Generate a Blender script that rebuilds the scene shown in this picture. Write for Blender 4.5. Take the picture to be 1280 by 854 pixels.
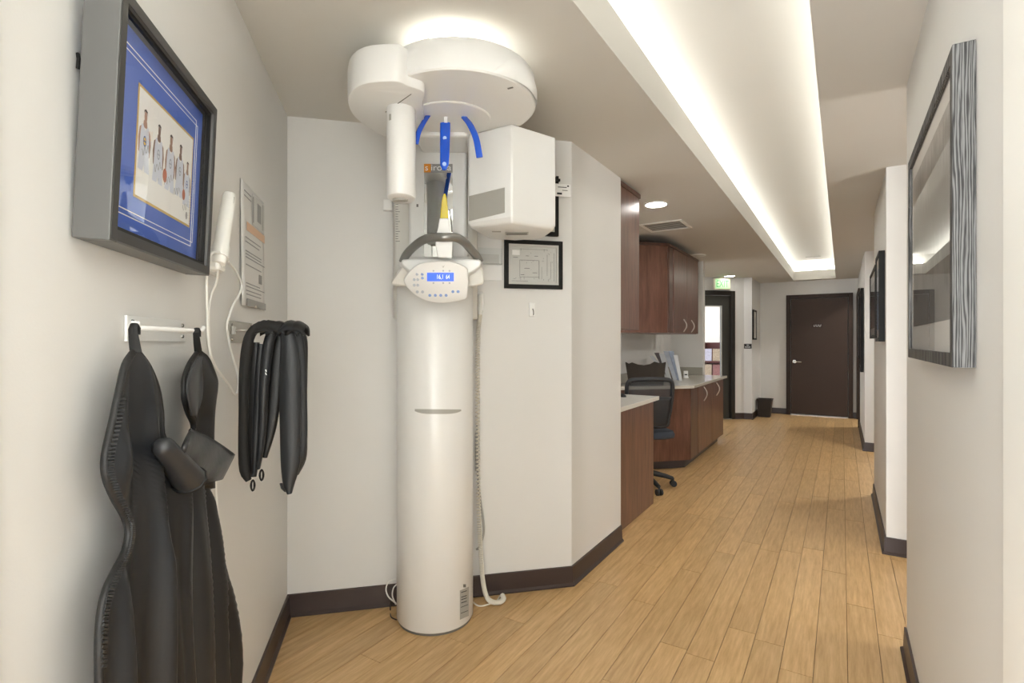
import bpy, math, random
from mathutils import Vector, Matrix
random.seed(7)
SC = bpy.context.scene
COL = SC.collection
for o in list(bpy.data.objects): bpy.data.objects.remove(o)

# ------------------------------------------------------------------ camera, world, exposure
FP, CH, U0, V0, YAW = 660.0, 1.34, 640.0, 427.0, math.radians(32)
cam_d = bpy.data.cameras.new('camera'); cam = bpy.data.objects.new('camera', cam_d); COL.objects.link(cam)
cam_d.sensor_width = 36.0; cam_d.lens = FP * 36.0 / 1280.0; cam_d.clip_start = 0.02
cam.location = (0, 0, CH); cam.rotation_euler = (math.pi / 2, 0, YAW)
SC.camera = cam
SC.view_settings.view_transform = 'Standard'; SC.view_settings.look = 'None'
SC.view_settings.gamma = 1.0; SC.view_settings.use_curve_mapping = False
SC.view_settings.exposure = 1.28
W = bpy.data.worlds.new('world'); SC.world = W; W.use_nodes = True
W.node_tree.nodes['Background'].inputs[0].default_value = (0.94, 0.975, 1.0, 1)
W.node_tree.nodes['Background'].inputs[1].default_value = 1.6

LED_STRENGTH = 5.8
DOWN_STRENGTH = 75.0
ROOM_FILL_STRENGTH = 110.0
MACHINE_LAMP = 10.0

# area fill light added behind the camera, tilted up to brighten walls and ceiling
ld = bpy.data.lights.new('rear_fill', 'AREA'); ld.shape = 'RECTANGLE'; ld.size = 2.2; ld.size_y = 2.0; ld.energy = 195; ld.color = (.95, .98, 1)
lo = bpy.data.objects.new('rear_fill', ld); COL.objects.link(lo); lo.location = (-0.55, -1.9, 1.35); lo.rotation_euler = (math.radians(104), 0, math.radians(10))

# ------------------------------------------------------------------ frames
Fv = Vector((-math.sin(YAW), math.cos(YAW), 0)); Rv = Vector((math.cos(YAW), math.sin(YAW), 0)); Zv = Vector((0, 0, 1))
r2 = 2 ** -.5
A0 = Vector((-2.295, 1.604, 0))
eL, nL = Vector((r2, -r2, 0)), Vector((r2, r2, 0))      # left wall: along (towards camera), out
eB, nB = Vector((r2, r2, 0)), Vector((r2, -r2, 0))      # back wall
def WF(x, y, z): return Vector((x, y, z))
def CF(x, d, z): return Rv * x + Fv * d + Zv * z          # right of / ahead of the standpoint
def LF(s, o, z): return A0 + eL * s + nL * o + Zv * z
def BF(s, o, z): return A0 + eB * s + nB * o + Zv * z
def px(u, v, d): return CF((u - U0) / FP * d, d, CH - (v - V0) / FP * d)
def pz(u, v, z): return px(u, v, FP * (CH - z) / (v - V0))
def onwall(u, v, n, off, O=A0):
    r = Rv * ((u - U0) / FP) + Fv
    d = (O + n * off).dot(n) / r.dot(n)
    return px(u, v, d)
def pL(u, v, off=0): return onwall(u, v, nL, off)
def pB(u, v, off=0): return onwall(u, v, nB, off)

# ------------------------------------------------------------------ materials
def lin(c):
    return tuple(((x / 255) / 12.92 if x / 255 <= .04045 else ((x / 255 + .055) / 1.055) ** 2.4) for x in c) + (1,)
MATS = {}
def mat(name, rgb, rough=.5, metal=0.0, spec=.5, var=0.0, vscale=8, bump=0.0, bscale=60, emit=None, es=0, alpha=1, coat=0, trans=0, stretch=(1, 1, 1)):
    m = bpy.data.materials.new(name); m.use_nodes = True; MATS[name] = m
    nt = m.node_tree; p = nt.nodes['Principled BSDF']
    c = lin(rgb); p.inputs['Base Color'].default_value = c
    p.inputs['Roughness'].default_value = rough; p.inputs['Metallic'].default_value = metal
    p.inputs['Specular IOR Level'].default_value = spec; p.inputs['Alpha'].default_value = alpha
    p.inputs['Coat Weight'].default_value = coat; p.inputs['Coat Roughness'].default_value = .15
    p.inputs['Transmission Weight'].default_value = trans
    if emit: p.inputs['Emission Color'].default_value = lin(emit); p.inputs['Emission Strength'].default_value = es
    if var or bump:
        g = nt.nodes.new('ShaderNodeNewGeometry'); mp = nt.nodes.new('ShaderNodeMapping'); mp.inputs['Scale'].default_value = stretch
        nt.links.new(g.outputs['Position'], mp.inputs['Vector'])
    if var:
        n = nt.nodes.new('ShaderNodeTexNoise'); n.inputs['Scale'].default_value = vscale; n.inputs['Detail'].default_value = 4
        nt.links.new(mp.outputs[0], n.inputs['Vector'])
        x = nt.nodes.new('ShaderNodeMix'); x.data_type = 'RGBA'
        x.inputs[6].default_value = tuple(v * (1 - var) for v in c[:3]) + (1,); x.inputs[7].default_value = tuple(min(1, v * (1 + var)) for v in c[:3]) + (1,)
        nt.links.new(n.outputs['Fac'], x.inputs[0]); nt.links.new(x.outputs[2], p.inputs['Base Color'])
    if bump:
        n2 = nt.nodes.new('ShaderNodeTexNoise'); n2.inputs['Scale'].default_value = bscale; n2.inputs['Detail'].default_value = 3
        nt.links.new(mp.outputs[0], n2.inputs['Vector'])
        b = nt.nodes.new('ShaderNodeBump'); b.inputs['Strength'].default_value = bump; b.inputs['Distance'].default_value = .004
        nt.links.new(n2.outputs['Fac'], b.inputs['Height']); nt.links.new(b.outputs[0], p.inputs['Normal'])
    return m
def wood_mat(name, dark, light, rough, along, scale=9, stretch=14, coat=.0, rnd=.0):
    """streaky grain running along axis `along` of world space"""
    m = bpy.data.materials.new(name); m.use_nodes = True; MATS[name] = m
    nt = m.node_tree; N = nt.nodes; L = nt.links; p = N['Principled BSDF']
    p.inputs['Roughness'].default_value = rough; p.inputs['Coat Weight'].default_value = coat; p.inputs['Coat Roughness'].default_value = .2
    g = N.new('ShaderNodeNewGeometry'); oi = N.new('ShaderNodeObjectInfo')
    add = N.new('ShaderNodeVectorMath'); add.operation = 'ADD'
    mul = N.new('ShaderNodeMath'); mul.operation = 'MULTIPLY'; mul.inputs[1].default_value = 37.0
    L.new(oi.outputs['Random'], mul.inputs[0]); L.new(g.outputs['Position'], add.inputs[0]); L.new(mul.outputs[0], add.inputs[1])
    mp = N.new('ShaderNodeMapping'); s = [stretch] * 3; s[along] = 1.0; mp.inputs['Scale'].default_value = s
    L.new(add.outputs[0], mp.inputs['Vector'])
    n = N.new('ShaderNodeTexNoise'); n.inputs['Scale'].default_value = scale; n.inputs['Detail'].default_value = 6; n.inputs['Roughness'].default_value = .65
    L.new(mp.outputs[0], n.inputs['Vector'])
    cr = N.new('ShaderNodeValToRGB'); cr.color_ramp.elements[0].position = .3; cr.color_ramp.elements[1].position = .72
    cr.color_ramp.elements[0].color = lin(dark); cr.color_ramp.elements[1].color = lin(light)
    L.new(n.outputs['Fac'], cr.inputs[0])
    hs = N.new('ShaderNodeHueSaturation'); mr = N.new('ShaderNodeMapRange')
    mr.inputs['To Min'].default_value = 1 - rnd; mr.inputs['To Max'].default_value = 1 + rnd
    L.new(oi.outputs['Random'], mr.inputs['Value']); L.new(mr.outputs[0], hs.inputs['Value']); L.new(cr.outputs[0], hs.inputs['Color'])
    L.new(hs.outputs[0], p.inputs['Base Color'])
    return m
def glass_mat(name, tint=(255, 255, 255), ior=1.5, rough=0.0):
    m = bpy.data.materials.new(name); m.use_nodes = True; MATS[name] = m
    nt = m.node_tree; N = nt.nodes; N.remove(N['Principled BSDF'])
    t = N.new('ShaderNodeBsdfTransparent'); t.inputs[0].default_value = lin(tint)
    g = N.new('ShaderNodeBsdfGlossy'); g.inputs['Roughness'].default_value = rough
    fr = N.new('ShaderNodeFresnel'); ge = N.new('ShaderNodeNewGeometry'); mr = N.new('ShaderNodeMapRange')
    mr.inputs['To Min'].default_value = ior; mr.inputs['To Max'].default_value = 1 / ior      # thin sheet: same reflectance from both sides
    nt.links.new(ge.outputs['Backfacing'], mr.inputs['Value']); nt.links.new(mr.outputs[0], fr.inputs[0])
    x = N.new('ShaderNodeMixShader'); nt.links.new(fr.outputs[0], x.inputs[0]); nt.links.new(t.outputs[0], x.inputs[1]); nt.links.new(g.outputs[0], x.inputs[2])
    nt.links.new(x.outputs[0], N['Material Output'].inputs[0])
    return m
mat('paint', (228, 227, 224), .55, bump=.04, bscale=220, var=.015, vscale=3)
mat('paint_ceiling', (214, 211, 204), .7, var=.015, vscale=2)
mat('paint_tray', (228, 227, 222), .7)
mat('trim_white', (244, 243, 238), .45)
mat('base_brown', (62, 50, 48), .4, bump=.03)
mat('subfloor', (120, 84, 48), .7)
wood_mat('bamboo', (190, 150, 99), (223, 187, 134), .36, 1, scale=5, stretch=13, coat=.12, rnd=.075)
wood_mat('mahogany', (84, 54, 43), (128, 88, 71), .34, 2, scale=3, stretch=9, coat=.25)
wood_mat('mahogany_dark', (74, 50, 41), (108, 76, 63), .37, 2, scale=3, stretch=9, coat=.2)
mat('toe', (76, 68, 68), .5)
mat('quartz', (214, 210, 200), .12, var=.05, vscale=140)
mat('quartz_edge', (224, 221, 213), .2, var=.03, vscale=140)
mat('splash', (176, 172, 160), .25)
mat('door_brown', (66, 50, 41), .5, spec=.35, var=.06, vscale=5)
mat('frame_brown', (56, 42, 34), .5, spec=.3)
mat('black_door', (66, 65, 60), .4)
mat('black_frame', (40, 36, 30), .4)
mat('chrome', (205, 203, 198), .2, metal=1)
mat('satin', (196, 192, 186), .35, metal=.9)
mat('handle_pale', (206, 202, 196), .3, metal=.2)
mat('dirty_chrome', (150, 148, 145), .22, metal=1)
mat('device', (238, 238, 236), .3, coat=.3)
mat('device_matt', (222, 220, 213), .45)
mat('device_grey', (172, 170, 163), .45)
mat('device_dark', (120, 118, 112), .5)  # darker grey for marks, slots, joints and small fittings
mat('handle_grey', (140, 139, 136), .3, metal=.55)
mat('blue', (20, 88, 215), .2, coat=.5)
mat('blue_light', (150, 190, 245), .2)
mat('yellow', (205, 185, 20), .2, coat=.4)
mat('mirror', (205, 208, 208), .02, metal=1)
mat('label_grey', (142, 142, 140), .4)
mat('orange', (232, 150, 40), .4)
mat('white_print', (246, 246, 244), .5)
mat('black_print', (40, 40, 42), .5)
mat('grey_print', (150, 150, 150), .5)
mat('lcd', (60, 95, 205), .2, emit=(60, 95, 215), es=.5)
mat('lcd_text', (225, 235, 255), .3, emit=(225, 235, 255), es=.4)
mat('button', (176, 182, 192), .4)
mat('button_blue', (120, 150, 205), .4)
mat('cord_white', (232, 226, 212), .45)
mat('cable_white', (240, 239, 234), .35)
mat('cable_dark', (50, 36, 36), .4)
mat('leather', (33, 35, 38), .42, spec=.4, bump=.35, bscale=14, var=.12, vscale=6)
mat('leather_dark', (17, 17, 18), .42, bump=.06, bscale=40)
mat('leather_grey', (44, 45, 47), .34, bump=.3, bscale=25)
mat('fabric_black', (24, 24, 24), .75, bump=.2, bscale=150)
mat('piping', (22, 22, 23), .5, bump=.3, bscale=160)
mat('frame_charcoal', (52, 51, 49), .45)
mat('frame_steel', (98, 98, 97), .38, metal=.25)
mat('frame_black', (28, 27, 26), .55, spec=.25)
mat('frame_silver', (206, 205, 200), .35, metal=.3)
mat('mat_blue', (62, 100, 196), .55, var=.05, vscale=10)
mat('mat_white', (240, 240, 238), .6)
mat('paper', (226, 225, 222), .6)
mat('paper_grey', (206, 206, 202), .6, var=.05, vscale=30)
mat('gold', (200, 165, 85), .4)
mat('skin_a', (178, 140, 122), .6); mat('skin_b', (126, 98, 86), .6); mat('skin_c', (156, 122, 106), .6)
mat('peach', (222, 186, 156), .6)
mat('hair', (40, 30, 28), .6)
mat('jersey', (210, 216, 230), .6); mat('jersey_shade', (206, 210, 220), .6)
mat('ball', (186, 104, 72), .6)
mat('emblem_blue', (54, 84, 160), .6); mat('emblem_gold', (226, 190, 80), .6); mat('emblem_grey', (150, 158, 178), .6)
mat('acrylic_paper', (222, 220, 214), .3)
mat('sign_black', (44, 44, 42), .4)
mat('exit_face', (164, 206, 154), .5, emit=(170, 220, 160), es=.12)
mat('exit_green', (62, 150, 84), .5, emit=(70, 190, 100), es=.1)
mat('exit_case', (226, 220, 196), .4)
mat('bin', (52, 44, 38), .5)
mat('basket', (50, 44, 38), .55, bump=.1)
mat('chair_plastic', (40, 42, 46), .5)
mat('chair_fabric', (54, 60, 70), .9, bump=.3, bscale=300)
mat('chair_mesh', (74, 76, 80), .8, alpha=.72)
mat('led', (255, 255, 255), .5, emit=(255, 253, 246), es=LED_STRENGTH)
mat('led_end', (255, 255, 255), .5, emit=(255, 253, 246), es=LED_STRENGTH * 2)
mat('lamp', (255, 255, 255), .5, emit=(255, 252, 246), es=DOWN_STRENGTH)
mat('machine_lamp', (255, 255, 255), .5, emit=(255, 251, 242), es=MACHINE_LAMP)
mat('exit_lamp', (255, 255, 255), .5, emit=(255, 252, 246), es=13)
mat('lobby_fill', (255, 255, 255), .5, emit=(255, 252, 246), es=38)
mat('globe', (255, 255, 255), .5, emit=(255, 251, 244), es=56)
mat('room_fill', (255, 255, 255), .5, emit=(255, 252, 246), es=ROOM_FILL_STRENGTH)
mat('vent_dark', (48, 46, 43), .7)
mat('magazine_a', (142, 96, 96), .4, var=.5, vscale=30); mat('magazine_b', (190, 190, 212), .4, var=.3, vscale=30); mat('magazine_c', (176, 160, 140), .4, var=.5, vscale=40)
mat('brochure_a', (232, 234, 236), .35); mat('brochure_b', (168, 182, 204), .35, var=.35, vscale=26); mat('brochure_c', (92, 88, 92), .35, var=.4, vscale=26); mat('brochure_d', (206, 212, 222), .35, var=.2, vscale=20)
mat('rack_wood', (92, 44, 42), .4)
mat('art_blue', (120, 160, 200), .5)
mat('art_dark', (70, 72, 72), .4, var=.35, vscale=12)
mat('art_mist', (170, 172, 172), .5, var=.2, vscale=5)
glass_mat('pane', ior=1.36); glass_mat('acrylic', (244, 246, 246), 1.45)

def landscape_mat():
    """misty forest print: pale sky, drifting fog, dark tree band low in the sheet (z range 1.37..1.90)"""
    m = bpy.data.materials.new('landscape_print'); m.use_nodes = True; MATS['landscape_print'] = m
    nt = m.node_tree; N = nt.nodes; L = nt.links; p = N['Principled BSDF']; p.inputs['Roughness'].default_value = .5
    g = N.new('ShaderNodeNewGeometry'); sep = N.new('ShaderNodeSeparateXYZ'); L.new(g.outputs['Position'], sep.inputs[0])
    mp = N.new('ShaderNodeMapping'); mp.inputs['Scale'].default_value = (1, 16, 4); L.new(g.outputs['Position'], mp.inputs['Vector'])
    n1 = N.new('ShaderNodeTexNoise'); n1.inputs['Scale'].default_value = 2.2; n1.inputs['Detail'].default_value = 8; n1.inputs['Roughness'].default_value = .7; L.new(mp.outputs[0], n1.inputs['Vector'])
    mp2 = N.new('ShaderNodeMapping'); mp2.inputs['Scale'].default_value = (1, 3, 5); L.new(g.outputs['Position'], mp2.inputs['Vector'])
    n2 = N.new('ShaderNodeTexNoise'); n2.inputs['Scale'].default_value = 2.0; n2.inputs['Detail'].default_value = 5; L.new(mp2.outputs[0], n2.inputs['Vector'])
    h = N.new('ShaderNodeMapRange'); h.inputs['From Min'].default_value = 1.37; h.inputs['From Max'].default_value = 1.90; L.new(sep.outputs['Z'], h.inputs['Value'])
    a = N.new('ShaderNodeMath'); a.operation = 'MULTIPLY_ADD'; a.inputs[1].default_value = .75; L.new(n1.outputs['Fac'], a.inputs[0]); L.new(h.outputs[0], a.inputs[2])
    b = N.new('ShaderNodeMath'); b.operation = 'MULTIPLY_ADD'; b.inputs[1].default_value = .55; L.new(n2.outputs['Fac'], b.inputs[0]); L.new(a.outputs[0], b.inputs[2])
    cr = N.new('ShaderNodeValToRGB'); e = cr.color_ramp.elements
    e[0].position = .55; e[0].color = lin((120, 120, 120)); e[1].position = 1.0; e[1].color = lin((158, 158, 158))
    for pos, c in ((.66, 34), (.76, 66), (.85, 48), (.93, 112)): q = e.new(pos); q.color = lin((c, c, c))
    mul = N.new('ShaderNodeMath'); mul.operation = 'MULTIPLY'; mul.inputs[1].default_value = .62; L.new(b.outputs[0], mul.inputs[0])
    L.new(mul.outputs[0], cr.inputs[0]); L.new(cr.outputs[0], p.inputs['Base Color'])
landscape_mat()
def grain_frame_mat():
    m = bpy.data.materials.new('grey_grain'); m.use_nodes = True; MATS['grey_grain'] = m
    nt = m.node_tree; N = nt.nodes; L = nt.links; p = N['Principled BSDF']; p.inputs['Roughness'].default_value = .7; p.inputs['Specular IOR Level'].default_value = .25
    g = N.new('ShaderNodeNewGeometry'); mp = N.new('ShaderNodeMapping'); mp.inputs['Scale'].default_value = (1, 1, .05); L.new(g.outputs['Position'], mp.inputs['Vector'])
    w = N.new('ShaderNodeTexWave'); w.bands_direction = 'X'; w.inputs['Scale'].default_value = 62; w.inputs['Distortion'].default_value = 14; w.inputs['Detail'].default_value = 4; w.inputs['Detail Scale'].default_value = 1.2
    L.new(mp.outputs[0], w.inputs['Vector'])
    cr = N.new('ShaderNodeValToRGB'); cr.color_ramp.elements[0].color = lin((46, 45, 44)); cr.color_ramp.elements[1].color = lin((112, 111, 109))
    L.new(w.outputs['Fac'], cr.inputs[0]); L.new(cr.outputs[0], p.inputs['Base Color'])
grain_frame_mat()

# ------------------------------------------------------------------ mesh builder
BASE = {}
class MB:
    def __init__(s): s.V = []; s.F = []; s.M = []; s.mi = 0
    def add(s, vs, fs):
        k = len(s.V); s.V += [Vector(v) for v in vs]
        for f in fs: s.F.append(tuple(k + i for i in f)); s.M.append(s.mi)
        return s
    def loft(s, loops, cap=True, closed=True):
        n = len(loops[0]); vs = [p for l in loops for p in l]; fs = []
        for i in range(len(loops) - 1):
            for j in range(n if closed else n - 1):
                k = (j + 1) % n
                fs.append((i * n + j, i * n + k, (i + 1) * n + k, (i + 1) * n + j))
        if cap: fs.append(tuple(range(n - 1, -1, -1))); fs.append(tuple((len(loops) - 1) * n + j for j in range(n)))
        return s.add(vs, fs)
    def box(s, a0, a1, b0, b1, c0, c1, fr=WF):
        return s.loft([[fr(a0, b0, c), fr(a1, b0, c), fr(a1, b1, c), fr(a0, b1, c)] for c in (c0, c1)])
    def prism(s, poly, z0, z1, fr=WF): return s.loft([[fr(x, y, z) for x, y in poly] for z in (z0, z1)])
    def sheet_prism(s, pts, n, t):         # polygon of 3-D points pushed along n by t
        return s.loft([[Vector(p) for p in pts], [Vector(p) + n * t for p in pts]])
    def poly(s, pts): return s.add(pts, [tuple(range(len(pts)))])
    def tube(s, path, r, n=8, cap=True, flat=None):
        path = [Vector(p) for p in path]; loops = []; prev = None
        for i, p in enumerate(path):
            t = (path[min(i + 1, len(path) - 1)] - path[max(i - 1, 0)]).normalized()
            if prev is None: u = t.orthogonal().normalized()
            else: u = (prev - t * prev.dot(t)); u = u.normalized() if u.length > 1e-6 else t.orthogonal().normalized()
            prev = u; w = t.cross(u)
            rr = r[i] if isinstance(r, (list, tuple)) else r
            loops.append([p + u * (rr * math.cos(2 * math.pi * j / n)) + w * (rr * math.sin(2 * math.pi * j / n)) for j in range(n)])
        return s.loft(loops, cap)
    def ribbon(s, path, wd, hw, ht, n=12):  # flattened tube: half width hw along wd, half thickness ht across it
        path = [Vector(p) for p in path]; loops = []
        for i, p in enumerate(path):
            t = (path[min(i + 1, len(path) - 1)] - path[max(i - 1, 0)]).normalized()
            a = (wd - t * wd.dot(t)).normalized(); b = t.cross(a)
            h = hw[i] if isinstance(hw, (list, tuple)) else hw; k = ht[i] if isinstance(ht, (list, tuple)) else ht
            loops.append([p + a * (h * math.cos(2 * math.pi * j / n)) + b * (k * math.sin(2 * math.pi * j / n)) for j in range(n)])
        return s.loft(loops)
    def cyl(s, p0, p1, r0, r1=None, n=20): return s.tube([p0, p1], [r0, r0 if r1 is None else r1], n)
    def disc(s, c, n, r, k=20, ry=None, up=None):
        n = Vector(n).normalized(); a = (Vector(up) if up is not None else n.orthogonal()).normalized(); b = n.cross(a)
        return s.poly([Vector(c) + a * (r * math.cos(2 * math.pi * j / k)) + b * ((ry or r) * math.sin(2 * math.pi * j / k)) for j in range(k)])
    def grid(s, rows):
        n = len(rows[0]); vs = [p for r in rows for p in r]; fs = []
        for i in range(len(rows) - 1):
            for j in range(n - 1): fs.append((i * n + j, i * n + j + 1, (i + 1) * n + j + 1, (i + 1) * n + j))
        return s.add(vs, fs)
    def ring(s, c, n, R, r, k=20, m=8, ry=None, up=None):
        n = Vector(n).normalized(); a = (Vector(up) if up is not None else n.orthogonal()).normalized(); b = n.cross(a); loops = []
        for j in range(k + 1):
            q = 2 * math.pi * j / k; d = a * math.cos(q) * R + b * math.sin(q) * (ry or R); o = d.normalized()
            loops.append([Vector(c) + d + o * (r * math.cos(2 * math.pi * i / m)) + n * (r * math.sin(2 * math.pi * i / m)) for i in range(m)])
        return s.loft(loops, cap=False)
    def text(s, body, org, right, up, size, push=0.0, width=None):
        cu = bpy.data.curves.new('t', 'FONT'); cu.body = body; cu.size = 1.0
        o = bpy.data.objects.new('t', cu); COL.objects.link(o)
        dg = bpy.context.evaluated_depsgraph_get(); me = bpy.data.meshes.new_from_object(o.evaluated_get(dg))
        xs = [v.co.x for v in me.vertices]; w = max(xs) - min(xs); x0 = min(xs)
        sx = (width / w) if width else size
        n = right.cross(up)
        s.add([Vector(org) + right * ((v.co.x - x0) * sx) + up * (v.co.y * size) + n * push for v in me.vertices], [tuple(p.vertices) for p in me.polygons])
        bpy.data.objects.remove(o); bpy.data.curves.remove(cu); bpy.data.meshes.remove(me)
        return s
    def build(s, name, mt, parent=None, smooth=None, bevel=0, seg=2, solid=0, sub=0, loc=None, label=None, cat=None, group=None, kind=None):
        if parent is not None: base = BASE[parent]
        elif loc is not None: base = Vector(loc)
        else:
            lo = [min(v[i] for v in s.V) for i in range(3)]; hi = [max(v[i] for v in s.V) for i in range(3)]
            base = Vector(((lo[0] + hi[0]) / 2, (lo[1] + hi[1]) / 2, lo[2]))
        me = bpy.data.meshes.new(name); me.from_pydata([tuple(v - base) for v in s.V], [], s.F)
        for x in (mt if isinstance(mt, (list, tuple)) else [mt]): me.materials.append(MATS[x])
        me.polygons.foreach_set('material_index', s.M); me.update()
        import bmesh
        bm = bmesh.new(); bm.from_mesh(me); bmesh.ops.recalc_face_normals(bm, faces=bm.faces); bm.to_mesh(me); bm.free()
        o = bpy.data.objects.new(name, me); COL.objects.link(o); BASE[o] = base
        if parent is not None: o.parent = parent
        else: o.location = base
        if smooth is not None:
            me.polygons.foreach_set('use_smooth', [True] * len(me.polygons)); me.set_sharp_from_angle(angle=math.radians(smooth))
        if solid: q = o.modifiers.new('solid', 'SOLIDIFY'); q.thickness = solid; q.offset = 0
        if bevel: q = o.modifiers.new('bevel', 'BEVEL'); q.width = bevel; q.segments = seg; q.limit_method = 'ANGLE'; q.angle_limit = math.radians(40)
        if sub: q = o.modifiers.new('sub', 'SUBSURF'); q.levels = sub; q.render_levels = sub
        tag(o, label, cat, group, kind)
        return o
def tag(o, label=None, cat=None, group=None, kind=None):
    if label: o['label'] = label
    if cat: o['category'] = cat
    if group: o['group'] = group
    if kind: o['kind'] = kind
    return o
def thing(name, loc, label, cat, group=None, kind=None):
    o = bpy.data.objects.new(name, None); COL.objects.link(o); o.location = loc; o.empty_display_size = .05
    BASE[o] = Vector(loc); return tag(o, label, cat, group, kind)
def boxo(name, a0, a1, b0, b1, c0, c1, mt, fr=WF, **k): return MB().box(a0, a1, b0, b1, c0, c1, fr).build(name, mt, **k)
def pane_sheet(q, n, parent):
    if (q[1] - q[0]).cross(q[2] - q[0]).dot(n) < 0: q = q[::-1]
    me = bpy.data.meshes.new('pane'); me.from_pydata([tuple(v - BASE[parent]) for v in q], [], [(0, 1, 2, 3)]); me.materials.append(MATS['pane'])
    o = bpy.data.objects.new('pane', me); COL.objects.link(o); o.parent = parent; return o
def struct(name, mb, mt, parent=None, **k): return mb.build(name, mt, parent, kind='structure' if parent is None else None, **k)
def smooth_curve(pts, n, closed=False):
    """Catmull-Rom resample of 2-D or 3-D tuples"""
    P = [Vector(p) for p in pts]; out = []; m = len(P)
    segs = m if closed else m - 1
    for i in range(n if closed else n + 1):
        t = i / n * segs; k = min(int(t), segs - 1); f = t - k
        g = (lambda q: P[q % m]) if closed else (lambda q: P[max(0, min(m - 1, q))])
        a, b, c, d = g(k - 1), g(k), g(k + 1), g(k + 2)
        out.append(.5 * ((2 * b) + (c - a) * f + (2 * a - 5 * b + 4 * c - d) * f * f + (3 * b - a - 3 * c + d) * f ** 3))
    return out

# ================================================================== THE SETTING
HC = 2.44
TX0, TX1, TY0, TY1 = -0.74, -0.085, -1.6, 10.75          # light tray opening in the ceiling
XR, XC = 0.237, -1.262                                    # right wall face, wall end beside the desk
YE = 10.95
# floor: sub-floor + planks
floor = struct('floor', MB().box(-5, 2.5, -2.4, 12.6, -.05, -.012), 'subfloor', loc=(0, 0, 0))
def inside(x, y):
    if x > .40 or y < .25 or y > 11.0: return False
    if y < 3.45:
        if x > -1.35: return (Vector((x, y, 0)) - A0).dot(nL) > -.1
        return (Vector((x, y, 0)) - A0).dot(nL) > -.1 and (Vector((x, y, 0)) - A0).dot(nB) > -.1
    if y < 7.55: return x > -2.1
    if y < 9.9: return x > -2.3
    return x > -1.4
PW, GAP = .118, .0011
plank_mesh = {}
def plank(L):
    if L not in plank_mesh:
        b = MB().box(GAP, PW - GAP, GAP, L - GAP, -.012, 0); me = bpy.data.meshes.new('plank')
        top = .0008
        vs = [tuple(v) for v in b.V]
        me.from_pydata(vs, [], b.F); me.materials.append(MATS['bamboo'])
        plank_mesh[L] = me
    return plank_mesh[L]
np_ = 0
for c in range(-20, 4):
    x = c * PW + .02; y = .1 + random.random() * 1.0 - .9
    while y < 11.0:
        L = random.choice((1.1, 1.2, 1.35, 1.5))
        k = 6
        if any(inside(x + a * PW, y + L * t / k) for a in (0, 1) for t in range(k + 1)):
            o = bpy.data.objects.new('plank', plank(L)); COL.objects.link(o); o.parent = floor; o.location = (x, y, 0); np_ += 1
        y += L
print('planks', np_)

# ceiling with the recessed light tray
m = MB()
m.box(-5, TX0, -2.4, 12.6, HC, 2.60); m.box(TX1, 2.5, -2.4, 12.6, HC, 2.60)
m.box(TX0, TX1, TY1, 12.6, HC, 2.60); m.box(TX0, TX1, -2.4, TY0, HC, 2.60)
ceil = struct('ceiling', m, 'paint_ceiling', loc=(0, 0, 0))
m = MB()
m.box(TX0 - .16, TX1 + .16, TY0 - .1, TY1 + .1, 2.76, 2.80)
m.box(TX0 - .2, TX0 - .16, TY0 - .1, TY1 + .1, 2.6005, 2.80); m.box(TX1 + .16, TX1 + .2, TY0 - .1, TY1 + .1, 2.6005, 2.80)
m.box(TX0 - .2, TX1 + .2, TY1 + .1, TY1 + .14, 2.6005, 2.80); m.box(TX0 - .2, TX1 + .2, TY0 - .14, TY0 - .1, 2.6005, 2.80)
struct('tray_top', m, 'paint_tray', ceil)
m = MB(); m.box(TX0 - .001, TX0 + .004, TY0, TY1, HC - .001, 2.605); m.box(TX1 - .004, TX1 + .001, TY0, TY1, HC - .001, 2.605); m.box(TX0, TX1, TY1 - .004, TY1 + .001, HC - .001, 2.605)
struct('tray_lip', m, 'paint_ceiling', ceil)
for x0, x1, lb in ((TX0 - .12, TX0 - .07, 'long white light strip hidden on the left ledge of the ceiling tray'), (TX1 + .07, TX1 + .12, 'long white light strip hidden on the right ledge of the ceiling tray')):
    t = thing('light_strip', ((x0 + x1) / 2, 5, 2.6005), lb, 'light strip', 'cove light strips')
    MB().box(x0, x1, TY0 + .1, TY1 - .02, 2.6005, 2.612).build('channel', 'trim_white', t)
    MB().box(x0 + .01, x1 - .01, TY0 + .1, TY1 - .02, 2.612, 2.618).build('diffuser', 'led', t)
t = thing('light_strip', ((TX0 + TX1) / 2, TY1 + .06, 2.6005), 'short white light strip on the far end ledge of the ceiling tray', 'light strip', 'cove light strips')
MB().box(TX0 + .02, TX1 - .02, TY1 + .035, TY1 + .085, 2.6005, 2.612).build('channel', 'trim_white', t)
MB().box(TX0 + .03, TX1 - .03, TY1 + .045, TY1 + .075, 2.612, 2.618).build('diffuser', 'led_end', t)
MB().box(-.52, -.30, TY1 - .62, TY1 - .55, 2.756, 2.7599).box(-.50, -.32, TY1 - .60, TY1 - .57, 2.754, 2.756).build('slot_vent', 'device_grey', label='narrow slot air vent in the far end of the ceiling tray', cat='vent')

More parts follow.
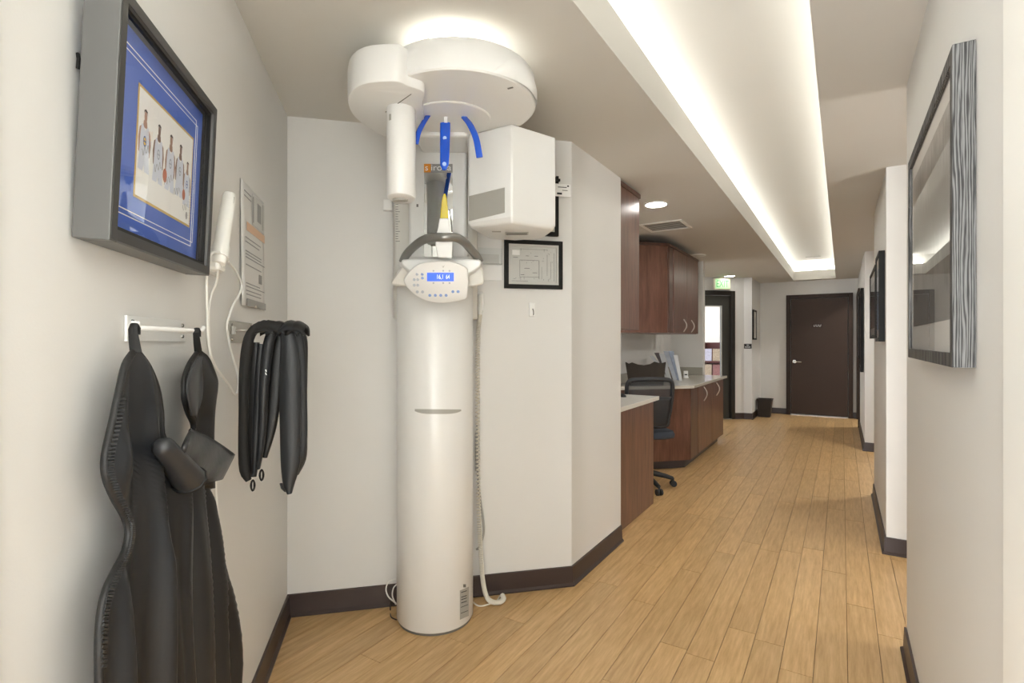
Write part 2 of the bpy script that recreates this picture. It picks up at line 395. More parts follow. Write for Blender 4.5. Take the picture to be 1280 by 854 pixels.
# walls
struct('wall_left', MB().box(-.12, 1.958, -.12, 0, 0, HC, LF), 'paint')
struct('trim_1', MB().box(1.958, 2.9, -.12, .006, 0, HC, LF), 'trim_white')
struct('wall_back', MB().box(-.0, 1.462, -.12, 0, 0, HC, BF), 'paint')
struct('wall_corner', MB().prism([(XC, 2.637), (XC, 3.40), (-2.17, 3.40), (-2.17, 3.28), (XC - .12, 3.28), (XC - .12, 2.72)], 0, HC), 'paint')
struct('wall_alcove', MB().box(-2.17, -2.05, 3.4, 7.5, 0, HC), 'paint')
struct('wall_return', MB().box(-2.8, -1.61, 7.5, 7.62, 0, HC), 'paint')
D0 = Vector((-1.57, 9.78, 0)); eD = Vector((-r2, -r2, 0)); nD = Vector((r2, -r2, 0))
def DF(s, o, z): return D0 + eD * s + nD * o + Zv * z
struct('wall_stub', MB().prism([(-1.57, 9.78), (-1.44, 9.87), (-1.31, 9.87), (-1.31, YE), (-1.43, YE), (-1.43, 10.02), (-1.50, 9.99), (-1.655, 9.865)], 0, HC), 'paint')
m = MB(); m.box(0, 1.06, -.12, 0, 2.215, HC, DF); m.box(1.06, 2.2, -.12, 0, 0, HC, DF)
struct('wall_entrance', m, 'paint')
struct('wall_end', MB().box(-1.43, 2.4, YE, YE + .12, 0, HC), 'paint')
struct('wall_lobby', MB().box(-5, -1.43, 12.3, 12.42, 0, HC), 'paint')
struct('wall_right', MB().box(XR, XR + .12, -1.6, 2.83, 0, HC), 'paint')
struct('wall_right_middle', MB().prism([(XR, 4.08), (2.4, 4.08), (2.4, 4.2), (XR + .12, 4.2), (XR + .12, 5.55), (XR, 5.55)], 0, HC), 'paint')
struct('wall_right_far', MB().prism([(XR, 7.77), (2.4, 7.77), (2.4, 7.89), (XR + .12, 7.89), (XR + .12, 9.80), (XR, 9.80)], 0, HC), 'paint')
struct('wall_rooms', MB().box(2.4, 2.5, 1.5, 11.1, 0, HC), 'paint')
struct('wall_room_side', MB().box(XR + .12, 2.4, 1.5, 1.6, 0, HC), 'paint')
struct('trim_2', MB().box(XR - .012, XR, -1.6, 1.165, 0, HC - .002), 'trim_white')

def base_run(name, pts, side=1):
    """vinyl cove base along a polyline; side=+1 puts it on the left hand of the walking direction"""
    m = MB(); P = [Vector((p[0], p[1], 0)) for p in pts]
    def off(d):
        out = []
        for i, p in enumerate(P):
            ns = []
            if i > 0: t = (P[i] - P[i - 1]).normalized(); ns.append(Vector((-t.y, t.x, 0)) * side)
            if i < len(P) - 1: t = (P[i + 1] - P[i]).normalized(); ns.append(Vector((-t.y, t.x, 0)) * side)
            b = sum(ns, Vector()) / len(ns); b = b / b.length_squared
            out.append(p + b * d)
        return out
    prof = [(0, 0.0005), (.022, .0005), (.022, .008), (.012, .018), (.009, .104), (0, .106)]
    offs = {d: off(d) for d, z in prof}
    m.loft([[offs[d][i] + Zv * z for d, z in prof] for i in range(len(P))])
    return struct(name, m, 'base_brown')
def xy(v): return (v.x, v.y)
base_run('baseboard_left', [xy(LF(1.958, 0, 0)), xy(LF(0.012, 0, 0))], -1)
base_run('baseboard_back', [xy(BF(0.0, 0, 0)), (XC, 2.637), (XC, 3.40)], -1)
base_run('baseboard_right', [(XR, 1.17), (XR, 2.83), (XR + .12, 2.83)], 1)
base_run('baseboard_right_middle', [(2.3, 4.08), (XR, 4.08), (XR, 5.55), (XR + .12, 5.55)], 1)
base_run('baseboard_right_far', [(2.3, 7.77), (XR, 7.77), (XR, 9.74)], 1)
base_run('baseboard_stub', [(-1.57, 9.78), (-1.44, 9.87), (-1.31, 9.87), (-1.31, YE), (-.87, YE)], -1)
base_run('baseboard_end', [(.165, YE), (XR, YE)], -1)

# ------------------------------------------------------------------ doors
# end door (dark brown, painted metal frame)
t = thing('door_1', (-.35, YE, 0), None, None, kind='structure')
m = MB(); m.box(-.87, -.80, YE - .045, YE - .001, 0, 2.19); m.box(.095, .165, YE - .045, YE - .001, 0, 2.19); m.box(-.80, .095, YE - .045, YE - .001, 2.12, 2.19)
m.build('door_frame', 'frame_brown', t, bevel=.006)
leaf = MB().box(-.795, .09, YE - .03, YE - .001, .02, 2.115).build('door_leaf', 'door_brown', t, bevel=.003)
boxo('threshold', -.80, .09, YE - .06, YE - .02, 0.0, .012, 'satin', parent=t)
MB().cyl((-.735, YE - .03, .975), (-.735, YE - .042, .975), .03).tube([(-.735, YE - .03, .975), (-.735, YE - .085, .975), (-.72, YE - .092, .975), (-.62, YE - .09, .968)], .010).build('lever_handle', 'chrome', t, smooth=40)
pl = boxo('name_plate', -.452, -.292, YE - .034, YE - .0305, 1.585, 1.66, 'frame_brown', parent=t)
m = MB()
for i in range(6):
    x = -.43 + i * .021; m.box(x, x + .005, YE - .0352, YE - .034, 1.605, 1.64); m.box(x, x + .014, YE - .0352, YE - .034, 1.634 if i % 2 else 1.605, 1.64 if i % 2 else 1.611)
m.build('plate_lettering', 'white_print', pl)
# glass entrance door
t = thing('door_2', DF(.5, 0, 0), None, None, kind='structure')
m = MB(); m.box(.005, .075, -.10, .02, 0, 2.21, DF); m.box(.985, 1.055, -.10, .02, 0, 2.21, DF); m.box(.075, .985, -.10, .02, 2.135, 2.21, DF)
m.build('door_frame', 'black_frame', t, bevel=.004)
m = MB(); m.box(.08, .235, -.085, -.04, .012, 2.13, DF); m.box(.82, .98, -.085, -.04, .012, 2.13, DF); m.box(.235, .82, -.085, -.04, 1.95, 2.13, DF); m.box(.235, .82, -.085, -.04, .012, .27, DF)
lf = m.build('door_leaf', 'black_door', t, bevel=.003)
m = MB(); m.box(.225, .245, -.04, -.032, .26, 1.96, DF); m.box(.81, .83, -.04, -.032, .26, 1.96, DF); m.box(.245, .81, -.04, -.032, 1.94, 1.96, DF); m.box(.245, .81, -.04, -.032, .26, .28, DF)
m.build('glazing_bead', 'device_grey', lf)
MB().poly([DF(.82, -.062, .27), DF(.235, -.062, .27), DF(.235, -.062, 1.95), DF(.82, -.062, 1.95)]).build('pane', 'pane', lf)
boxo('threshold', .075, .985, -.09, .03, 0.0005, .01, 'satin', DF, parent=t)
# dark door frame of the last room on the right
t = thing('door_3', (XR, 10.3, 0), None, None, kind='structure')
m = MB(); m.box(XR - .025, XR + .125, 9.80, 9.86, 0, 2.17); m.box(XR - .025, XR + .125, 10.86, 10.92, 0, 2.17); m.box(XR - .025, XR + .125, 9.86, 10.86, 2.11, 2.17)
m.build('door_frame', 'frame_brown', t, bevel=.004)
struct('wall_right_header', MB().box(XR, XR + .12, 9.80, YE, 2.17, HC), 'paint')

# ------------------------------------------------------------------ ceiling fixtures
def downlight(p, r, label, lit, mt='lamp', group=None):
    c = Vector((p[0], p[1], HC)); t = thing('downlight', c, label, 'downlight', group)
    MB().ring(c - Zv * .003, (0, 0, 1), r, .008, 28, 8).build('trim_ring', 'trim_white', t, smooth=50)
    MB().cyl(c - Zv * .007, c - Zv * .0005, r * .93, n=28).build('lens', mt if lit else 'device_matt', t)
    return t
downlight(CF(-.226, 1.936, 0), .085, 'round lit downlight in the ceiling just above the x-ray machine', True, 'machine_lamp')
downlight(pz(820, 255, HC), .085, 'round lit downlight in front of the wall cabinets', True)
downlight(pz(912, 345, HC), .085, 'round lit downlight above the exit sign', True, 'exit_lamp')
downlight(pz(872, 319, HC), .095, 'round unlit ceiling fitting above the far wall cabinet doors', False)
for x, y, lb in ((1.2, 6.6, 'unseen round downlight added to light the second side room on the right'), (.95, 10.3, 'unseen round downlight added to light the last room behind the dark door frame')):  # unseen lamps added so the closed rooms spill light into the corridor
    downlight((x, y), .12, lb, True, 'room_fill')
downlight((-2.6, 11.3), .12, 'unseen round downlight added to light the lobby behind the glass door', True, 'lobby_fill')  # out of view, added to brighten the lobby wall
# unseen globe lamp added where the ceiling patch places a source (lights the corridor ceiling through the opening)
gl = Vector((1.84, 2.86, 0)); t = thing('floor_lamp', gl, 'unseen white globe floor lamp added in the first side room', 'lamp')
MB().cyl(gl + Zv * .0005, gl + Zv * .02, .13, .12, 24).build('lamp_base', 'device_grey', t, smooth=40)
MB().cyl(gl + Zv * .02, gl + Zv * 1.16, .012, n=12).build('pole', 'chrome', t, smooth=40)
MB().loft([[gl + Vector((.09 * math.sin(a_) * math.cos(b_ * math.pi / 8), .09 * math.sin(a_) * math.sin(b_ * math.pi / 8), 1.24 - .09 * math.cos(a_))) for b_ in range(16)] for a_ in [.15 + (math.pi - .3) * i / 10 for i in range(11)]]).build('globe_shade', 'globe', t, smooth=60)
# air vent
P = [pz(833, 277, HC), pz(853, 291, HC)]
vc = Vector((-1.42, 5.03, HC)); t = thing('air_vent', vc, 'square white louvred air vent set in the ceiling before the cabinets', 'vent')
h = .20
m = MB()
for a, b, c, d in ((-h, h, -h, -h + .03), (-h, h, h - .03, h), (-h, -h + .03, -h + .03, h - .03), (h - .03, h, -h + .03, h - .03)): m.box(vc.x + a, vc.x + b, vc.y + c, vc.y + d, HC - .008, HC - .0005)
m.build('vent_frame', 'trim_white', t)
boxo('backing', vc.x - h + .03, vc.x + h - .03, vc.y - h + .03, vc.y + h - .03, HC - .002, HC - .0005, 'vent_dark', parent=t)
for i in range(6):
    y = vc.y - h + .045 + i * .056
    MB().box(vc.x - h + .03, vc.x + h - .03, y, y + .024, HC - .006, HC - .0025).build('louvre', 'device_grey', t)
# exit sign
c = pz(900, 349.5, HC); c = DF((Vector((c.x, c.y, 0)) - D0).dot(eD), 0, 0); s0 = .30
t = thing('exit_sign', DF(s0, .06, 2.24), 'green lit exit sign hung over the black glass door', 'exit sign')
MB().box(s0 - .155, s0 + .155, .035, .085, 2.225, 2.42, DF).build('housing', 'exit_case', t, bevel=.008)
MB().box(s0 - .135, s0 + .135, .085, .088, 2.24, 2.405, DF).build('face', 'exit_face', t)
MB().text('EXIT', DF(s0 + .115, .0885, 2.265), -eD, Zv, .165, .001, width=.23).build('lettering', 'exit_green', t)
MB().box(s0 - .03, s0 + .03, .045, .075, 2.42, HC - .0005, DF).build('canopy', 'exit_case', t)
# plaque on the stub wall
t = thing('wall_sign', (-1.375, 9.87, 1.22), 'small black sign plate with pale lettering on the white wall stub', 'sign')
MB().box(-1.435, -1.315, 9.862, 9.8695, 1.218, 1.30).build('plate', 'sign_black', t)
m = MB()
for i in range(3): m.box(-1.392 + i * .013, -1.383 + i * .013, 9.8605, 9.862, 1.27, 1.285)
for i in range(7): m.box(-1.418 + i * .0125, -1.410 + i * .0125, 9.8605, 9.862, 1.237, 1.252)
m.build('lettering', 'white_print', t)
# picture seen edge-on + bin in the alcove
t = thing('picture', (-1.30, 10.05, 1.37), 'thin black framed picture seen edge-on behind the wall stub', 'picture')
m = MB(); m.box(-1.309, -1.287, 9.90, 9.93, 1.37, 1.89); m.box(-1.309, -1.287, 10.27, 10.30, 1.37, 1.89); m.box(-1.309, -1.287, 9.93, 10.27, 1.37, 1.40); m.box(-1.309, -1.287, 9.93, 10.27, 1.86, 1.89)
m.build('frame', 'frame_black', t); boxo('print', -1.309, -1.295, 9.93, 10.27, 1.40, 1.86, 'paper_grey', parent=t)
t = thing('waste_bin', (-1.18, 10.38, 0), 'dark brown waste bin in the alcove left of the end door', 'bin')
def sq(cx, cy, h, z): return [Vector((cx - h, cy - h, z)), Vector((cx + h, cy - h, z)), Vector((cx + h, cy + h, z)), Vector((cx - h, cy + h, z))]
MB().loft([sq(-1.17, 10.38, .092, .001), sq(-1.165, 10.38, .12, .31), sq(-1.165, 10.38, .112, .31), sq(-1.17, 10.38, .086, .02)]).build('body', 'bin', t)
m = MB(); a = sq(-1.165, 10.38, .125, .305); b = sq(-1.165, 10.38, .125, .32); a2 = sq(-1.165, 10.38, .11, .305); b2 = sq(-1.165, 10.38, .11, .32)
m.loft([a, b, b2, a2], cap=False).build('rim', 'bin', t)
# magazine rack in the lobby (seen through the glass)
MRY = 11.3
t = thing('magazine_rack', (-2.3, MRY, 0), 'dark red wooden magazine rack in the lobby behind the glass door', 'rack')
m = MB(); m.box(-2.8, -2.76, MRY, MRY + .3, .0005, 1.32); m.box(-1.95, -1.91, MRY, MRY + .3, .0005, 1.32); m.box(-2.44, -2.41, MRY, MRY + .3, .05, 1.32); m.box(-2.76, -1.95, MRY + .27, MRY + .3, .0005, 1.32)
m.build('body', 'rack_wood', t)
for z in (.30, .62, .94): boxo('shelf', -2.76, -1.95, MRY - .05, MRY + .27, z - .03, z, 'rack_wood', parent=t)
k = 0
for z in (.62, .94):
    for x in (-2.74, -2.58, -2.39, -2.23, -2.09):
        MB().sheet_prism([Vector((x, MRY - .03, z + .004)), Vector((x + .14, MRY - .03, z + .004)), Vector((x + .14, MRY - .012, z + .25)), Vector((x, MRY - .012, z + .25))], Vector((0, -1, .3)), .008).build(
            'magazine', ('magazine_a', 'magazine_b', 'magazine_c')[k % 3], label='%s magazine, %s on the %s tier of the lobby rack' % (('dusty red', 'pale lilac', 'tan')[k % 3], ('first from the left', 'second from the left', 'middle one', 'second from the right', 'last at the right')[k % 5], 'middle' if z < .8 else 'top'), cat='magazine', group='magazines in the lobby rack')
        k += 1


# ================================================================== WORKSTATION
ZT = .885
# near counter with its end panel on the corridor
t = thing('desk_cabinet', (-1.68, 3.9, 0), 'mahogany desk cabinet with flat end panel beside the white wall corner', 'cabinet')
boxo('body', -2.04, -1.345, 3.46, 4.30, 0.0005, .852, 'mahogany_dark', parent=t)
boxo('end_panel', -1.345, -1.322, 3.44, 4.325, 0.0005, .852, 'mahogany', parent=t, bevel=.002)
MB().prism([(-1.29, 3.402), (-1.29, 4.38), (-2.045, 4.38), (-2.045, 3.402)], .853, ZT).build('countertop', 'quartz_edge', bevel=.003, label='pale stone worktop on the near desk cabinet', cat='worktop')
# far counter: diagonal end panel, two doors on the corridor
Q0 = Vector((-1.365, 5.70, 0)); dg = Vector((-r2, -r2, 0))
t = thing('base_cabinet', (-1.6, 6.6, 0), 'long mahogany base cabinet with two arched handles below the far worktop', 'cabinet')
pb = [(-1.365, 5.715), (-1.365, 7.49), (-2.045, 7.49), (-2.045, 5.035)]
MB().prism(pb, .10, .852).build('body', 'mahogany_dark', t)
MB().prism([(-1.42, 5.74), (-1.42, 7.48), (-2.04, 7.48), (-2.04, 5.11)], .0005, .10).build('toe_kick', 'toe', t)
pp = [Vector((-1.362, 5.70, 0)), Vector((-2.045, 5.017, 0))]
MB().loft([[p + Zv * z for p in (pp[0], pp[1], pp[1] + nB * .02, pp[0] + nB * .02)] for z in (.10, .852)]).build('end_panel', 'mahogany', t)
boxo('corner_stile', -1.364, -1.346, 5.70, 6.02, .10, .852, 'mahogany_dark', parent=t)
def arch_handle(p, h, out, parent, side=0):
    pts = []
    for i in range(11):
        q = i / 10; pts.append(Vector(p) + Zv * (h * (q - .5)) + Vector((1, 0, 0)) * (math.sin(q * math.pi) * out + .002) + Vector((0, side * math.sin(q * math.pi), 0)))
    MB().ribbon(pts, Vector((0, 1, 0)), [.009 + .008 * math.sin(i / 10 * math.pi) for i in range(11)], .006, 8).build('handle', 'handle_pale', parent, smooth=50)
for y0, y1, hy in ((6.03, 6.75, 6.30), (6.757, 7.47, 7.02)):
    d = boxo('door', -1.364, -1.344, y0, y1, .105, .848, 'mahogany', parent=t, bevel=.002)
    arch_handle((-1.344, hy, .74), .16, .032, d, .02)
MB().prism([(-1.30, 5.635), (-1.30, 7.498), (-1.61, 7.498), (-2.048, 7.498), (-2.048, 4.887)], .853, ZT).build('countertop', 'quartz', bevel=.003, label='glossy pale stone worktop on the far base cabinet', cat='worktop')
m = MB(); m.box(-2.049, -2.03, 5.05, 7.48, ZT + .0005, ZT + .10); m.box(-2.03, -1.615, 7.48, 7.499, ZT + .0005, ZT + .10)
m.build('backsplash', 'splash', label='grey stone upstand along the wall behind the far worktop', cat='upstand')
# wall cabinets
t = thing('wall_cabinet', (-1.65, 3.6, 1.425), 'tall mahogany wall cabinet right beside the white wall corner', 'cabinet')
boxo('body', -2.045, -1.29, 3.403, 3.79, 1.425, 2.40, 'mahogany_dark', parent=t)
boxo('end_panel', -1.29, -1.268, 3.403, 3.80, 1.425, 2.395, 'mahogany', parent=t, bevel=.002)
boxo('cornice', -2.045, -1.262, 3.403, 3.815, 2.395, 2.425, 'mahogany_dark', parent=t)
t = thing('wall_cabinet', (-1.8, 6.2, 1.43), 'mahogany wall cabinet with two doors and arched handles above the far worktop', 'cabinet')
MB().prism([(-1.535, 5.50), (-1.535, 6.78), (-2.045, 6.78), (-2.045, 4.99)], 1.43, 2.33).build('body', 'mahogany', t)
MB().prism([(-1.51, 5.485), (-1.51, 6.80), (-2.045, 6.80), (-2.045, 4.95)], 2.33, 2.355).build('cornice', 'mahogany_dark', t)
boxo('corner_stile', -1.534, -1.522, 5.52, 5.66, 1.435, 2.325, 'mahogany_dark', parent=t)
for y0, y1, hy in ((5.665, 6.215, 6.06), (6.222, 6.775, 6.42)):
    d = boxo('door', -1.534, -1.512, y0, y1, 1.435, 2.325, 'mahogany', parent=t, bevel=.002)
    arch_handle((-1.512, hy, 1.52), .14, .03, d, .015)

# things on the worktops
t = thing('wire_basket', px(807, 483, 5.42), 'black wavy-rimmed magazine basket on the far worktop behind the chair', 'basket')
bx = lambda u, v, d=5.42: px(u, v, d)
top = [(782, 453), (786, 455), (790, 453.5), (797, 456), (805, 457), (813, 455.5), (818, 452.5), (823, 454), (827, 454.5), (832, 453)]
def bk(d0, d1, z=0):
    a = [px(u, v, d0) for u, v in top]; zb = ZT + .005
    b0 = px(786.5, 483, d1); b1 = px(829, 483, d1)
    bot = [b0.lerp(b1, i / 9) for i in range(10)]
    for q in bot: q.z = zb
    return a, bot
a, b = bk(5.38, 5.42); a2, b2 = bk(5.62, 5.58)
m = MB(); m.grid([a, b]); m.grid([b, b2]); m.grid([b2, a2]); m.grid([[a[0], b[0]], [a2[0], b2[0]]]); m.grid([[a[-1], b[-1]], [a2[-1], b2[-1]]])
m.build('body', 'basket', t, solid=.006)
MB().tube(a, .004, 6).tube(a2, .004, 6).build('rim', 'basket', t, smooth=60)
# brochures in stands, leaning
def brochure(u0, u1, ut0, ut1, vt, d, mt, label, thick=.012):
    vb = V0 + (CH - ZT - .001) * FP / d
    q = [px(u0, vb, d), px(u1, vb, d), px(ut1, vt, d + .05), px(ut0, vt, d + .05)]
    MB().sheet_prism(q, Fv, thick).build('brochure', mt, label=label, cat='brochure', group='brochures leaning on the far worktop')
brochure(833, 840, 812.5, 817, 445, 6.42, 'brochure_a', 'plain white brochure, leftmost in the leaning row')
brochure(835, 841, 818, 824, 441, 6.36, 'brochure_c', 'dark grey brochure second in the leaning row')
brochure(834.5, 839.5, 824, 830, 442, 6.29, 'brochure_a', 'white brochure with dark text in the middle of the leaning row')
brochure(842, 847, 829.5, 836, 439, 6.22, 'brochure_d', 'pale blue pictured brochure in the middle of the leaning row')
brochure(847, 850, 836, 842, 439, 6.15, 'brochure_b', 'mid blue brochure near the right of the leaning row')
brochure(849.5, 853, 842, 847, 444, 6.08, 'brochure_a', 'narrow white brochure, rightmost in the leaning row')
t = thing('card_holder', pz(857, 472, ZT), 'small white card holder on the far worktop by the brochures', 'card holder')
c = px(857.5, 472, 6.55); c.z = ZT + .001
MB().loft([[c + Rv * x + Fv * y + Zv * z for x, y in ((-.026, -.015), (.026, -.015), (.026, .02), (-.026, .02))] for z in (0, .02)]).build('base', 'white_print', t)
MB().loft([[c + Rv * x + Fv * y + Zv * z for x, y in ((-.026, .004), (.026, .004), (.026, .014), (-.026, .014))] for z in (.02, .09)]).build('cards', 'white_print', t)
MB().poly([c + Rv * x - Fv * -.003 + Zv * z for x, z in ((-.018, .035), (.018, .035), (.018, .05), (-.018, .05))]).build('card_print', 'black_print', t)
t = thing('phone_handset', pz(777, 495, ZT), 'black desk telephone handset at the edge of the near worktop', 'telephone')
c = pz(774, 496.5, ZT)
MB().tube([c + Rv * x + Zv * z for x, z in ((-.14, .012), (-.08, .02), (-.02, .022), (.03, .016), (.052, .008))], [.012, .012, .011, .014, .007], 10).build('grip', 'chair_plastic', t, smooth=60)
MB().cyl(c + Rv * .035 + Zv * .001, c + Rv * .035 + Zv * .016, .024, .02, 16).build('earpiece', 'chair_plastic', t, smooth=40)

# task chair (faces the back of the recess)
cc = CF(1.185, 4.88, 0)
t = thing('office_chair', cc, 'dark grey mesh-backed office chair on castors between the two counters', 'chair')
fx, fy = Rv, Fv
def ch(x, y, z): return cc + fx * x + fy * y + Zv * z
hubz = .10
for k in range(5):
    q = math.radians(-72 + 72 * k); dx, dy = math.cos(q), math.sin(q)
    ar = MB().tube([ch(0, 0, .13), ch(dx * .12, dy * .12, .125), ch(dx * .24, dy * .24, .095), ch(dx * .30, dy * .30, .075)], [.03, .026, .021, .018], 8).build('leg', 'chair_plastic', t, smooth=50)
    e = ch(dx * .305, dy * .305, 0); sd = fx * -dy + fy * dx
    m = MB()
    for sgn in (-1, 1): m.cyl(e + Zv * .0285 + sd * (sgn * .008), e + Zv * .0285 + sd * (sgn * .026), .028, n=14)
    m.tube([e + Zv * .03, e + Zv * .08], .009, 8); m.build('castor', 'chair_plastic', ar, smooth=40)
MB().cyl(ch(0, 0, .09), ch(0, 0, .26), .034).cyl(ch(0, 0, .26), ch(0, 0, .47), .018).build('gas_lift', 'chair_plastic', t, smooth=40)
seat = smooth_curve([(-.23, -.22, 0), (.23, -.22, 0), (.25, .02, 0), (.22, .24, 0), (-.22, .24, 0), (-.25, .02, 0)], 30, True)
MB().loft([[ch(p.x * k, p.y * k, z) for p in seat] for k, z in ((.86, .47), (.98, .485), (1.0, .515), (.96, .54), (.8, .55))]).build('seat', 'chair_fabric', t, smooth=50)
def back_pt(a, b):                                  # a -1..1 across, b 0..1 up
    w = .165 + .035 * math.sin(min(1, b * 1.25) * math.pi / 2) - .03 * max(0, b - .8)
    return ch(.02 + a * w, -.24 - .06 * b + .035 * (1 - a * a) * -1 + .03, .60 + .41 * b)
rim = [back_pt(-1, i / 8) for i in range(8)] + [back_pt(-.9, .97), back_pt(-.6, 1), back_pt(0, 1.01), back_pt(.6, 1), back_pt(.9, .97)] + [back_pt(1, 1 - i / 8) for i in range(1, 9)] + [back_pt(.5, -.02), back_pt(-.5, -.02)]
rim = [Vector(p) for p in smooth_curve(rim, 80, True)]; rim.append(rim[0])
bf = MB().tube(rim, .019, 8, cap=False).build('back_frame', 'chair_plastic', t, smooth=60)
MB().grid([[back_pt(-1 + 2 * j / 12, i / 12) for j in range(13)] for i in range(13)]).build('mesh_back', 'chair_mesh', bf, smooth=60)
MB().grid([[back_pt(-.97 + 1.94 * j / 12, .62 * i / 8) - fy * .012 for j in range(13)] for i in range(9)]).build('back_panel', 'chair_plastic', bf, smooth=60, solid=.01)
MB().tube([ch(.02, -.05, .475), ch(.02, -.25, .48), ch(.02, -.30, .54), ch(.02, -.29, .72)], [.02, .022, .024, .02], 8).build('back_support', 'chair_plastic', t, smooth=60)

# ================================================================== PICTURES ON THE RIGHT WALL
def rframe(m, x0, x1, y0, y1, z0, z1, w):
    m.loft([[Vector((x, y, z)) for y, z in ((y0, z0), (y1, z0), (y1, z1), (y0, z1))] for x in (x1, x0)] + [[Vector((x0, y, z)) for y, z in ((y0 + w, z0 + w), (y1 - w, z0 + w), (y1 - w, z1 - w), (y0 + w, z1 - w))]] + [[Vector((x1 - .012, y, z)) for y, z in ((y0 + w, z0 + w), (y1 - w, z0 + w), (y1 - w, z1 - w), (y0 + w, z1 - w))]], cap=False)
    return m
t = thing('picture', (XR, 1.88, 1.285), 'large black and white landscape picture in a grey grained wood frame', 'picture')
y0, y1, z0, z1, xf = 1.44, 2.32, 1.285, 1.968, .198
rframe(MB(), xf, XR - .001, y0, y1, z0, z1, .030).build('frame', 'grey_grain', t)
MB().box(.207, .211, y0 + .028, y1 - .028, z0 + .028, z1 - .028).build('mount', 'mat_white', t)
MB().box(.2055, .2069, y0 + .085, y1 - .085, z0 + .105, z1 - .085).build('print', 'landscape_print', t)
pane_sheet([Vector((.2035, y_, z_)) for y_, z_ in ((y0 + .029, z0 + .029), (y1 - .029, z0 + .029), (y1 - .029, z1 - .029), (y0 + .029, z1 - .029))], Vector((-1, 0, 0)), t)
for y0, y1, z0, z1, lb in ((4.17, 4.58, 1.34, 1.93, 'black framed picture nearest the corner on the middle right wall'), (4.66, 5.50, 1.365, 1.90, 'wide black framed picture at the far end of the middle right wall')):
    t = thing('picture', (XR, (y0 + y1) / 2, z0), lb, 'picture', 'pictures on the middle right wall')
    rframe(MB(), .203, XR - .001, y0, y1, z0, z1, .025).build('frame', 'frame_black', t)
    MB().box(.210, .213, y0 + .024, y1 - .024, z0 + .024, z1 - .024).build('mount', 'mat_white', t)
    MB().box(.2085, .2099, y0 + .08, y1 - .08, z0 + .08, z1 - .1).build('print', 'art_dark' if y0 > 4.5 else 'art_blue', t)
    pane_sheet([Vector((.2065, y_, z_)) for y_, z_ in ((y0 + .024, z0 + .024), (y1 - .024, z0 + .024), (y1 - .024, z1 - .024), (y0 + .024, z1 - .024))], Vector((-1, 0, 0)), t)
for y0, y1, z0, z1, lb in ((8.05, 8.75, .95, 2.02, 'tall black framed picture, nearer one on the far right wall'), (8.95, 9.6, 1.1, 2.05, 'black framed picture, farther one on the far right wall')):
    t = thing('picture', (XR, (y0 + y1) / 2, z0), lb, 'picture', 'pictures on the far right wall')
    rframe(MB(), .200, XR - .001, y0, y1, z0, z1, .03).build('frame', 'frame_black', t)
    MB().box(.208, .211, y0 + .029, y1 - .029, z0 + .029, z1 - .029).build('mount', 'mat_white', t)
    MB().box(.2065, .2079, y0 + .08, y1 - .08, z0 + .08, z1 - .08).build('print', 'art_dark', t)
    pane_sheet([Vector((.2045, y_, z_)) for y_, z_ in ((y0 + .029, z0 + .029), (y1 - .029, z0 + .029), (y1 - .029, z1 - .029), (y0 + .029, z1 - .029))], Vector((-1, 0, 0)), t)

# ================================================================== BACK WALL SMALL THINGS (frame BF: along, out, up)
def bw_frame(name, s0, s1, z0, z1, w, dep, fm, label, inner=None):
    t = thing(name, BF((s0 + s1) / 2, 0, z0), label, 'picture')
    m = MB(); m.box(s0, s0 + w, .001, dep, z0, z1, BF); m.box(s1 - w, s1, .001, dep, z0, z1, BF); m.box(s0 + w, s1 - w, .001, dep, z0, z0 + w, BF); m.box(s0 + w, s1 - w, .001, dep, z1 - w, z1, BF)
    m.build('frame', fm, t)
    m = MB(); a, b, c, d = s0 + w, s1 - w, z0 + w, z1 - w; k = .012
    m.box(a, a + k, .001, dep - .004, c, d, BF); m.box(b - k, b, .001, dep - .004, c, d, BF); m.box(a + k, b - k, .001, dep - .004, c, c + k, BF); m.box(a + k, b - k, .001, dep - .004, d - k, d, BF)
    m.build('inner_border', 'frame_silver', t)
    return t, (a + k, b - k, c + k, d - k)
t, (a, b, c, d) = bw_frame('picture', 1.081, 1.404, 1.624, 1.884, .022, .02, 'frame_black', 'black framed floor plan drawing on the wall right of the machine')
MB().box(a, b, .001, .006, c, d, BF).build('sheet', 'paper_grey', t)
m = MB(); w, h = b - a, d - c
def ink(x0, x1, y0, y1): m.box(a + x0 * w, a + x1 * w, .006, .0066, c + y0 * h, c + y1 * h, BF)
for x0, x1, y0, y1 in ((.20, .62, .62, .628), (.20, .205, .15, .62), (.62, .628, .10, .62), (.20, .62, .15, .157), (.30, .42, .39, .40), (.48, .58, .27, .28), (.22, .3, .21, .22), (.33, .4, .74, .75), (.52, .6, .74, .75),
                       (.06, .16, .69, .70), (.95, .955, .05, .85), (.2, .8, .93, .936), (.8, .805, .2, .8), (.68, .684, .1, .45), (.88, .884, .12, .6)): ink(x0, x1, y0, y1)
for i in range(26):
    x = random.uniform(.05, .93); y = random.choice([random.uniform(.04, .12), random.uniform(.78, .92), random.uniform(.3, .9)])
    if random.random() < .5: ink(x, x + random.uniform(.01, .05), y, y + .006)
    else: ink(x, x + .004, y, y + random.uniform(.02, .08))
for i in range(16): ink(.03 + i * .022, .042 + i * .022, .03, .042)
m.build('ink_lines', 'black_print', t)
MB().box(a + .04 * w, a + .2 * w, .006, .0064, c + .76 * h, c + .9 * h, BF).build('title_block', 'white_print', t)
pane_sheet([BF(x_, .012, z_) for x_, z_ in ((a, c), (b, c), (b, d), (a, d))], nB, t)
t, (a, b, c, d) = bw_frame('picture', 1.05, 1.381, 1.912, 2.215, .022, .02, 'frame_black', 'black framed certificate half hidden behind the x-ray tube head')
MB().box(a, b, .001, .006, c, d, BF).build('sheet', 'mat_white', t)
